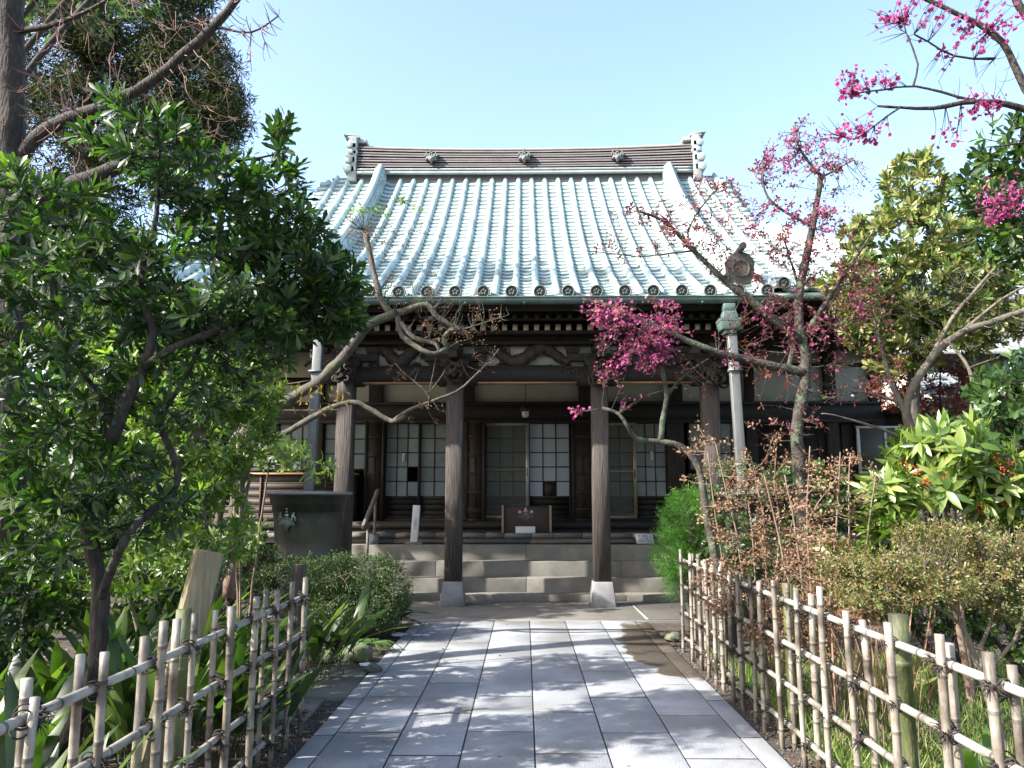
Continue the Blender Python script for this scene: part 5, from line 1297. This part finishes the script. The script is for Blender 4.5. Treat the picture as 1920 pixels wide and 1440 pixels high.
plum('plum_tree', 'mossy low plum with the dense pink blossom cluster before the right porch bay', b,
    [(lp(b, (1345, 1080, 7.3), (1325, 960, 7.3), (1310, 880, 7.3), (1280, 838, 7.3), (1230, 828, 7.3), (1195, 824, 7.3), (1178, 800, 7.2), (1160, 775, 7.2), (1130, 765, 7.2)), .055, .016),
     PL([(1238, 828, 7.3), (1242, 790, 7.3), (1250, 745, 7.3), (1243, 700, 7.2), (1225, 655, 7.2), (1200, 630, 7.1), (1165, 610, 7.1)], .028, .012),
     PL([(1250, 745, 7.3), (1272, 715, 7.3), (1300, 690, 7.3), (1330, 672, 7.3)], .018, .006), PL([(1225, 655, 7.2), (1240, 620, 7.2), (1250, 580, 7.2)], .012, .005), PL([(1130, 765, 7.2), (1100, 770, 7.2), (1075, 768, 7.2)], .006, .003)],
    [(1155, 595, 50, 36, 7.1, .3, 70), (1195, 630, 105, 72, 7.1, .4, 110), (1240, 640, 50, 50, 7.2, .3, 40), (1120, 575, 50, 25, 7.0, .3, 30), (1160, 690, 50, 20, 7.1, .2, 20), (1210, 665, 60, 35, 7.15, .3, 60), (1240, 610, 50, 60, 7.2, .3, 60), (1085, 768, 25, 18, 7.2, .1, 10), (1140, 690, 30, 15, 7.2, .1, 10), (1190, 740, 30, 20, 7.2, .1, 6), (1310, 720, 60, 40, 7.3, .2, 20), (1130, 590, 40, 30, 7.1, .2, 30)],
    [(1180, 615, 110, 80, 7.1, .75), (1160, 600, 45, 30, 7.1, .6), (1215, 660, 70, 40, 7.15, .7), (1245, 600, 40, 40, 7.2, .5), (1085, 768, 30, 22, 7.2, .9), (1140, 690, 40, 22, 7.2, 1), (1200, 745, 40, 25, 7.2, .7)], 301, 'bark_moss', .0022, .0155, leafb=.05, gain=.002)
b = Vector((4.6, 4.4, 0))
plum('plum_tree', 'near red plum reaching in from the top right corner against the sky', b,
    [([Vector((4.6, 4.4, -.05)), Vector((4.5, 4.4, 1.2)), Vector((4.2, 4.4, 2.6)), P(2090, 330, 4.4), P(1940, 190, 4.4), P(1880, 80, 4.4), P(1800, 25, 4.4), P(1690, -20, 4.4)], .09, .010),
     PL([(2100, 330, 4.4), (1990, 240, 4.4), (1920, 203, 4.3), (1830, 190, 4.3), (1750, 202, 4.3), (1690, 200, 4.3), (1645, 197, 4.3)], .03, .007),
     PL([(2090, 200, 4.4), (1960, 60, 4.4), (1910, 10, 4.4), (1880, -60, 4.4)], .035, .02), PL([(1830, 190, 4.3), (1740, 168, 4.3), (1700, 160, 4.3), (1660, 168, 4.3), (1600, 176, 4.3)], .009, .004), PL([(1865, 110, 4.4), (1790, 105, 4.4), (1715, 65, 4.3)], .008, .004),
     PL([(1690, 200, 4.3), (1640, 235, 4.3), (1600, 262, 4.3), (1560, 250, 4.3)], .006, .003), PL([(1712, 162, 4.3), (1722, 120, 4.3), (1700, 60, 4.3), (1690, 20, 4.3)], .007, .003), PL([(2080, 420, 4.5), (1960, 370, 4.5), (1860, 385, 4.5), (1790, 400, 4.5)], .012, .004), PL([(2080, 350, 4.5), (1960, 270, 4.5), (1850, 275, 4.5)], .012, .004)],
    [(1600, 155, 45, 30, 4.3, .12, 32), (1660, 150, 30, 25, 4.3, .1, 16), (1720, 30, 70, 40, 4.3, .2, 52), (1850, 40, 70, 50, 4.4, .2, 60), (1820, 120, 100, 60, 4.35, .2, 52), (1620, 240, 60, 40, 4.3, .12, 44), (1840, 200, 50, 25, 4.3, .12, 24), (1780, 260, 30, 20, 4.4, .1, 12), (1880, 380, 50, 60, 4.5, .2, 52), (1650, 40, 50, 40, 4.3, .15, 16), (1560, 245, 30, 30, 4.3, .1, 16)],
    [(1595, 155, 50, 32, 4.3, .9), (1660, 150, 30, 25, 4.3, .9), (1720, 25, 90, 40, 4.3, .6), (1850, 30, 80, 50, 4.4, .8), (1810, 90, 60, 30, 4.35, .5), (1600, 250, 80, 40, 4.3, .6), (1840, 205, 50, 30, 4.3, 1), (1780, 260, 30, 20, 4.4, 1), (1880, 390, 60, 70, 4.5, .9), (1620, 60, 30, 20, 4.3, .4)], 302, 'bark_dark', .0015, .0165, gain=.002)

# --- golden magnolia-like evergreen, dark one beside it
b = gbase(1712, 9.7)
e, rng, T, Dn, Mi, Md = plant('evergreen_tree', b, 'round evergreen with golden olive leaves behind the plum, right of the hall roof', 'tree',
    [(lp(b, (1712, 800, 9.7), (1715, 620, 9.7), (1705, 450, 9.7), (1712, 330, 9.7)), .14, .03), PL([(1712, 600, 9.7), (1790, 500, 9.7), (1850, 400, 9.6)], .05, .015), PL([(1710, 620, 9.7), (1640, 560, 9.7)], .04, .015)],
    [(1712, 360, 60, 75, 9.7, .6, 110), (1700, 450, 110, 70, 9.7, .8, 150), (1750, 540, 150, 80, 9.7, .9, 220), (1650, 590, 75, 70, 9.6, .6, 110), (1850, 480, 80, 70, 9.5, .7, 100), (1690, 660, 70, 50, 9.6, .5, 60), (1860, 370, 50, 60, 9.5, .5, 50), (1610, 440, 30, 30, 9.6, .3, 20), (1830, 600, 110, 50, 9.4, .6, 110), (1600, 540, 60, 60, 9.4, .5, 60), (1760, 640, 110, 40, 9.4, .5, 70)], 310, 'bark_grey', twig=.005, lift=.3)
leaf_obj('foliage', [whorl(T, Dn, rng, 10, .128, .044, .95, .05, up_bias=.25), whorl(Mi[::2], Md[::2], rng, 3, .118, .04, 1.1)], M['magnolia'], e)
b = Vector((5.2, 6.4, 0))
e, rng, T, Dn, Mi, Md = plant('evergreen_tree', b, 'dark leafy tree cut off by the right edge below the near plum branches', 'tree',
    [([Vector((5.2, 6.4, -.05)), Vector((5.1, 6.4, 1.8)), P(2060, 500, 6.4), P(1960, 330, 6.4), P(1890, 270, 6.4)], .08, .012), PL([(2040, 500, 6.4), (1930, 440, 6.4), (1850, 400, 6.4)], .02, .008)],
    [(1890, 270, 55, 50, 6.4, .3, 34), (1850, 350, 60, 50, 6.4, .3, 40), (1900, 440, 60, 60, 6.4, .3, 40), (1960, 350, 80, 120, 6.4, .5, 60)], 311, 'bark_dark', twig=.004, lift=.2)
leaf_obj('foliage', [whorl(T, Dn, rng, 7, .12, .042, 1.0, .1), whorl(Mi[::2], Md[::2], rng, 2, .11, .04, 1.1)], M['glossy'], e)

# --- pale bare tree right
b = gbase(1700, 8.8)
e, rng, T, Dn, Mi, Md = plant('bare_tree', b, 'pale leafless tree with spreading limbs right of the hall', 'tree',
    [(lp(b, (1705, 950, 8.8), (1712, 830, 8.8), (1700, 760, 8.8), (1740, 680, 8.7), (1800, 625, 8.6), (1870, 600, 8.6), (1960, 572, 8.6)), .075, .03),
     PL([(1704, 790, 8.8), (1665, 700, 8.8), (1640, 600, 8.8)], .04, .012), PL([(1740, 680, 8.7), (1790, 590, 8.7), (1850, 520, 8.7), (1930, 440, 8.7)], .028, .01), PL([(1800, 625, 8.6), (1880, 560, 8.6), (1960, 520, 8.6)], .022, .01),
     PL([(1712, 830, 8.8), (1640, 800, 8.8), (1560, 778, 8.7), (1540, 775, 8.7)], .022, .006), PL([(1700, 760, 8.8), (1620, 735, 8.8), (1560, 745, 8.8)], .018, .006), PL([(1960, 850, 8.4), (1880, 830, 8.4), (1840, 760, 8.4), (1815, 690, 8.4), (1780, 640, 8.5)], .05, .012)],
    [(1850, 560, 100, 80, 8.6, .5, 80), (1780, 560, 80, 70, 8.7, .5, 60), (1680, 600, 80, 70, 8.8, .4, 50), (1600, 740, 60, 40, 8.8, .3, 14), (1880, 680, 70, 60, 8.5, .4, 26)], 320, 'bark_pale', twig=.004, gain=.003, lift=.25, shell=.1)
k = rng.random(len(T)) < .1; leaf_obj('foliage', [whorl(T[k], Dn[k], rng, 4, .05, .03, 1.2)], M['camellia'], e)

bush('camellia_bush', 'bright leafed bush at the right edge below the tiled garden wall', 1930, 7.2, 1915, 750, 85, 95, .5, 170, 330, 'camellia', .10, .05)
bush('camellia_bush', 'dark purple leaved bush behind the pale bare tree', 1760, 10.2, 1740, 720, 110, 60, .5, 240, 331, 'plum_leaf', .07, .035)
bush('garden_bush', 'dense dark bush beside the right rain barrel behind the feathery plant', 1360, 8.4, 1350, 1020, 75, 75, .4, 260, 332, 'hedge', .045, .02, 12)
bush('garden_bush', 'green fine leaved bush under the white framed window', 1520, 10.0, 1510, 930, 110, 70, .5, 260, 333, 'hedge', .07, .028, 10)
bush('garden_bush', 'shaded bush filling the gap behind the dried stems', 1470, 7.8, 1480, 1070, 140, 90, .4, 320, 334, 'glossy', .06, .025, 10)
bush('garden_bush', 'dark bush behind the red berried shrub', 1850, 9.2, 1820, 860, 160, 90, .5, 300, 335, 'hedge', .09, .036, 9)
bush('garden_bush', 'fine pale green bush in front of the right lattice windows', 1400, 9.2, 1380, 905, 90, 50, .3, 150, 336, 'juniper', .05, .014, 9)

bush('garden_bush', 'low dark bush in the shade beneath the red berried shrub', 1760, 6.9, 1760, 1110, 170, 70, .4, 240, 337, 'glossy', .07, .03, 9)
bush('garden_bush', 'low mixed green bush at the right edge beneath the azalea', 1930, 6.2, 1910, 1170, 110, 60, .4, 150, 338, 'hedge', .06, .026, 9)
# --- bright feathery plant
b = gbase(1290, 8.75)
e, rng, T, Dn, Mi, Md = plant('feathery_plant', b, 'bright green feathery plant at the far end of the right fence', 'plant',
    [(lp(b, (1290, 1120, 8.75), (1285, 1000, 8.75), (1290, 930, 8.75)), .012, .005), (lp(b, (1275, 1100, 8.75), (1250, 1020, 8.75)), .008, .004)],
    [(1285, 960, 45, 55, 8.75, .3, 90), (1265, 1030, 38, 45, 8.7, .25, 70), (1262, 1080, 16, 26, 8.7, .1, 16), (1310, 1000, 40, 55, 8.8, .3, 60)], 340, 'green_post', twig=.002)
leaf_obj('foliage', [spray(T, Dn, rng, 70, .085, .0045, .035, .12, .05)], M['feather'], e)

# --- red-berried laurel
b = gbase(1790, 5.9)
e, rng, T, Dn, Mi, Md = plant('laurel_shrub', b, 'bright yellow green broad leaved shrub with red berries behind the right fence', 'shrub',
    [(lp(b, (1785, 1100, 5.9), (1775, 960, 5.9), (1770, 850, 5.9)), .03, .01), (lp(b, (1800, 1050, 5.9), (1850, 920, 5.9)), .022, .009), (lp(b, (1770, 1060, 5.9), (1690, 960, 5.9), (1640, 985, 5.8)), .02, .008), PL([(1690, 965, 5.9), (1620, 1010, 5.9), (1570, 1040, 5.9)], .01, .005)],
    [(1760, 860, 85, 60, 5.9, .4, 64), (1850, 900, 75, 60, 5.9, .4, 50), (1700, 920, 65, 45, 5.8, .3, 32), (1790, 820, 50, 30, 5.9, .3, 20), (1660, 980, 40, 25, 5.8, .2, 12), (1590, 1045, 40, 25, 5.9, .15, 8), (1900, 960, 50, 50, 5.9, .3, 20)], 350, 'twig_tan', twig=.004, lift=.2)
leaf_obj('foliage', [whorl(T, Dn, rng, 9, .17, .052, 1.25, .3, 'lan', up_bias=-.05), whorl(Mi[::3], Md[::3], rng, 3, .15, .048, 1.3, .3, 'lan')], M['laurel'], e)
bp = (blob_pts(rng, [(1850, 875, 60, 30, 5.75, .2, 9), (1855, 945, 30, 20, 5.7, .1, 3), (1740, 880, 50, 30, 5.6, .1, 5)]))
for q in bp: leaf_obj('berry_cluster', [balls(q + rng.normal(0, .016, (9, 3)), .009, rng)], M['berry'], e)

# --- azalea mounds
def azalea(label, cx_, D, blobs, limbs, seed):
    b = gbase(cx_, D)
    e, rng, T, Dn, Mi, Md = plant('azalea', b, label, 'shrub', [(lp(b, *l), .022, .008) for l in limbs], blobs, seed, 'bark_pale', twig=.0025, gain=.003, lift=.3, shell=.6)
    keep = np.sin(T[:, 0] * 7) * np.cos(T[:, 1] * 6 + T[:, 2] * 9) + rng.normal(0, .5, len(T)) > -.45; T, Dn = T[keep], Dn[keep]
    leaf_obj('foliage', [whorl(T, Dn, rng, 12, .028, .011, 1.2), spray(T, Dn, rng, 17, .024, .010, .03, 0, .06), spray(Mi[::3], Md[::3], rng, 6, .022, .010, .03, 0, .04)], M['azalea'], e)
azalea('russet green azalea in layered mounds over pale bare stems behind the right fence', 1850, 4.8, [(1690, 1060, 120, 28, 4.8, .35, 150), (1860, 1010, 90, 30, 4.8, .4, 120), (1650, 1115, 85, 26, 4.7, .3, 110), (1880, 1075, 80, 30, 4.7, .3, 120), (1760, 1005, 80, 22, 4.9, .3, 90), (1770, 1100, 70, 24, 4.6, .25, 70), (1910, 1140, 60, 24, 4.7, .3, 60), (1570, 1060, 40, 22, 4.9, .2, 24)],
       [[(1835, 1250, 4.8), (1850, 1180, 4.8), (1880, 1090, 4.8)], [(1838, 1260, 4.8), (1800, 1170, 4.8), (1720, 1120, 4.8)], [(1830, 1240, 4.8), (1780, 1130, 4.8), (1660, 1090, 4.8)], [(1850, 1280, 4.8), (1900, 1200, 4.7), (1930, 1130, 4.7)]], 360)
azalea('lower russet azalea tucked behind the dried stems near the right fence', 1600, 6.0, [(1600, 1110, 90, 50, 6.0, .3, 200), (1640, 1060, 80, 40, 6.1, .3, 120)], [[(1600, 1180, 6.0), (1570, 1110, 6.0)], [(1610, 1180, 6.0), (1650, 1100, 6.0)]], 361)

# --- dried hydrangea stems
for (cx_, D, bl, sd_, lb) in ((1440, 6.3, [(1400, 960, 90, 80, 6.3, .4, 70), (1470, 1060, 110, 100, 6.3, .4, 110), (1360, 1100, 60, 60, 6.2, .3, 50), (1420, 860, 60, 80, 6.4, .3, 24), (1310, 850, 40, 60, 6.4, .2, 14)], 370, 'tall dried brown shrub with withered flower heads behind the right fence'),
                            (1545, 5.6, [(1540, 960, 60, 100, 5.6, .3, 46), (1540, 1100, 100, 90, 5.5, .4, 100), (1600, 900, 40, 60, 5.7, .2, 20), (1500, 1180, 90, 60, 5.4, .3, 80)], 371, 'second dried brown shrub, nearer and right of the tall one')):
    b = gbase(cx_, D); rng0 = np.random.default_rng(sd_)
    lim = [(lp(b, (cx_ + dx * .5, 1180, D), (cx_ + dx, 1020 + rng0.uniform(-40, 40), D), (cx_ + dx * 1.5 + rng0.uniform(-20, 20), 890 + rng0.uniform(-60, 90), D)), .012, .004) for dx in (-85, -55, -30, -5, 20, 45, 75)]
    e, rng, T, Dn, Mi, Md = plant('dried_shrub', b, lb, 'shrub', lim, bl, sd_, 'twig_tan', twig=.0026, gain=.002, lift=.2, shell=.2, wood='stems')
    leaf_obj('dry_heads', [spray(T, Dn, rng, 16, .028, .017, .028, .0, .05), spray(Mi[::4], Md[::4], rng, 4, .026, .014, .02, 0, .03)], M['dry'], e)
    # stems near the ground
straps('dry_stalks', 'tangle of thin upright dry stalks close behind the right fence', 2.15, 5.0, 60, .6, .012, 380, m='dry', tilt=(.0, .4), group=None, droop=.2, spread=.22)

# --- right ground: grass, litter, small plants
rng = np.random.default_rng(400); n = 34000
x = 1.7 + rng.random(n) ** 1.3 * 4.5; y = rng.uniform(2.2, 7.6, n); dn = np.sin(x * 3.1) * np.cos(y * 2.3) + rng.normal(0, .5, n); k = dn > -.6; x, y = x[k], y[k]; n = len(x)
B = np.stack([x, y, np.full(n, -.02)], 1); d = unit(np.stack([rng.normal(0, .45, n), rng.normal(0, .45, n), np.ones(n)], 1))
root = leaf_obj('grass', [leaves(B, d, rng.normal(size=(n, 3)), rng.uniform(.06, .2, n), .006, .3, .1, rng, 'strap')], M['grassm'], None); tag(root, kind='stuff')
n = 5200; x = np.concatenate([rng.uniform(1.52, 6.5, n // 2), rng.uniform(-5.5, -1.42, n // 2)]); y = rng.uniform(2, 9.3, n)
B = np.stack([x, y, rng.uniform(-.015, .02, n)], 1); d = unit(np.stack([rng.normal(size=n), rng.normal(size=n), rng.normal(0, .2, n)], 1))
k = (x > 1.6) | (y < 9); tag(leaf_obj('fallen_leaves', [leaves(B, d, np.tile([0, 0, 1.0], (n, 1)) + rng.normal(0, .3, (n, 3)), rng.uniform(.02, .06, n), .024, .2, .15, rng, 'ob')], M['litter'], None), kind='stuff')
for i, (x, y, w_) in enumerate(((2.3, 3.9, 'beside the green post'), (3.2, 4.6, 'under the azalea'), (2.6, 5.9, 'behind the dried shrub'), (2.1, 3.1, 'at the near right corner'))):
    straps('broad_leaf_plant', 'low broad-leaved green plant ' + w_ + ' on the right', x, y, 13, .26, .07, 410 + i, m='pale_leaf', group='low plants behind the right fence', droop=.5)

# --- trees standing left of and behind the viewpoint, whose shade falls on the path
def shade_tree(x, y, h, blobs, seed, label):
    rng = np.random.default_rng(seed); e = empty('shade_tree', (x, y, 0), label, 'tree')
    tips = np.concatenate([in_blob(rng, n, (x + a, y + b_, c), (r_, r_, r_ * .75), .3) for (a, b_, c, r_, n) in blobs])
    lim = [([Vector((x, y, -.1)), Vector((x + .1, y, h * .4)), Vector((x, y, h * .85))], .16, .05)] + [([Vector((x + .08, y, h * .35)), Vector((x + a * .6, y + b_ * .6, c - .4)), Vector((x + a, y + b_, c))], .06, .02) for (a, b_, c, r_, n) in blobs]
    (mb, tw), T, Dn, Mi, Md = grow(lim, tips, rng, twig=.006, step=.2); mb.build('trunk', M['bark_dark'], e, smooth=True); tw.build('twigs', M['bark_dark'], e)
    leaf_obj('foliage', [whorl(T, Dn, rng, 9, .14, .055, 1.2), whorl(Mi[::2], Md[::2], rng, 5, .13, .05, 1.2)], M['hedge'], e)
shade_tree(-6.6, 2.2, 6.0, [(0, 0, 5.0, 1.6, 60), (-.8, 1.2, 5.2, 1.1, 20)], 500, 'broad evergreen left of the viewpoint, outside the picture')
shade_tree(-6.5, -1.4, 6.0, [(0, 0, 4.8, 1.6, 80), (1.6, .6, 4.2, 1.1, 50)], 501, 'second evergreen behind the viewpoint, outside the picture')
shade_tree(-9.2, 9.6, 10.2, [(-.4, .5, 8.8, 1.2, 110), (1.5, .4, 8.8, 1.1, 110), (3.2, .1, 8.8, 1.0, 100), (4.7, -.2, 8.9, .85, 70), (6.1, -.6, 9.0, .7, 44), (7.2, -.9, 9.1, .55, 26)], 502, 'tall evergreen whose high crown passes above the picture at left')


# ------------------------------------------------------------------ neighbouring buildings
M['grey_roof'] = mat('grey_roof', [(.16, .18, .20), (.28, .30, .33)], .6, 5, stretch=(1, 8, 1), bump=.4)
M['siding'] = mat('siding', [(.30, .27, .24), (.40, .37, .33)], .8, 3)
nb = empty('neighbour_house', (14, 25, 0), 'grey roofed neighbouring house with vertical siding at the right edge', 'house')
m = MB(); a = P(1700, 760, 24); c = P(2300, 650, 24); m.span((a.x, 24, 0), (c.x + 6, 32, P(1800, 655, 24).z)); m.build('wall', M['siding'], nb)
m = MB()
for x in np.arange(a.x + .1, c.x + 5, .32): m.span((x, 23.96, 0), (x + .06, 23.995, P(1800, 655, 24).z))
m.build('siding_battens', M['dark'] if False else M['ridge'], nb)
m = MB(); z0 = P(1800, 655, 23.2).z; z1 = P(1850, 618, 26).z
m.add([(a.x - .8, 23.2, z0), (c.x + 7, 23.2, z0), (c.x + 7, 27, z1), (a.x - .8, 27, z1), (a.x - .8, 23.2, z0 - .14), (c.x + 7, 23.2, z0 - .14), (c.x + 7, 27, z1 - .14), (a.x - .8, 27, z1 - .14)], [(0, 1, 2, 3), (4, 7, 6, 5), (0, 4, 5, 1), (0, 3, 7, 4), (3, 2, 6, 7)])
for x in np.arange(a.x - .8, c.x + 7, .45): m.tube([(x, 23.2, z0 + .02), (x, 27, z1 + .02)], .03, 5)
m.build('roof', M['grey_roof'], nb)
m = MB(); m.span((a.x + 1.2, 27.5, z1 - .3), (c.x + 5, 31, z1 + 1.3)); m.build('upper_wall', M['siding'], nb)
m = MB(); m.span((a.x + .9, 27.0, z1 + 1.3), (c.x + 5.4, 31.5, z1 + 1.5)); m.build('upper_roof', M['grey_roof'], nb)
w0 = P(1720, 672, 23.9); m = MB(); m.span((w0.x, 23.90, w0.z - .6), (w0.x + 1.5, 23.955, w0.z - .05)); f_ = m.build('window', M['alu'], nb); m = MB(); m.span((w0.x + .06, 23.885, w0.z - .55), (w0.x + 1.44, 23.899, w0.z - .1)); m.build('pane', M['glass'], f_)
# tiled garden wall
gw = empty('garden_wall', (11, 15, 0), 'low garden wall with a tiled top right of the hall', 'wall')
a = P(1740, 790, 16); c = P(2150, 790, 16); zt2 = P(1800, 745, 16).z
m = MB(); m.span((a.x, 16, 0), (c.x, 16.2, zt2)); m.build('wall_body', M['plaster'], gw)
m = MB()
for i in range(6):
    m.span((a.x - .1, 15.5 + .1 * i, zt2 + .06 * i), (c.x, 15.66 + .1 * i, zt2 + .06 + .06 * i - .012), var=i / 6)
m.build('wall_tiles', M['grey_roof'], gw)
m = MB()
for x in np.arange(a.x, c.x, .27): m.tube([(x, 15.45, zt2 + .04), (x, 16.08, zt2 + .42)], .05, 8)
m.tube([(a.x - .1, 16.12, zt2 + .46), (c.x, 16.12, zt2 + .46)], .08, 8); m.build('wall_ribs', M['grey_roof'], gw)
# wooded land beyond: things one can count are too far to tell apart
rng = np.random.default_rng(600); dat = []
for sgn in (-1, 1):
    n = 6000; c = np.stack([sgn * rng.uniform(9, 45, n), rng.uniform(30, 46, n), np.abs(rng.normal(0, 1.9, n))], 1) + 0; c[:, 2] *= 1 + .3 * np.sin(c[:, 0] * .6)
    dat.append(flat_leaves(c, rng.normal(size=(n, 3)), rng.normal(size=(n, 3)), .9, .6, rng))
n = 3500; c = np.stack([rng.uniform(-16, -9, n), rng.uniform(11, 20, n), np.abs(rng.normal(0, 1.9, n))], 1); dat.append(flat_leaves(c, rng.normal(size=(n, 3)), rng.normal(size=(n, 3)), .35, .2, rng))
tag(leaf_obj('distant_woods', dat, M['conifer'], None), kind='stuff')
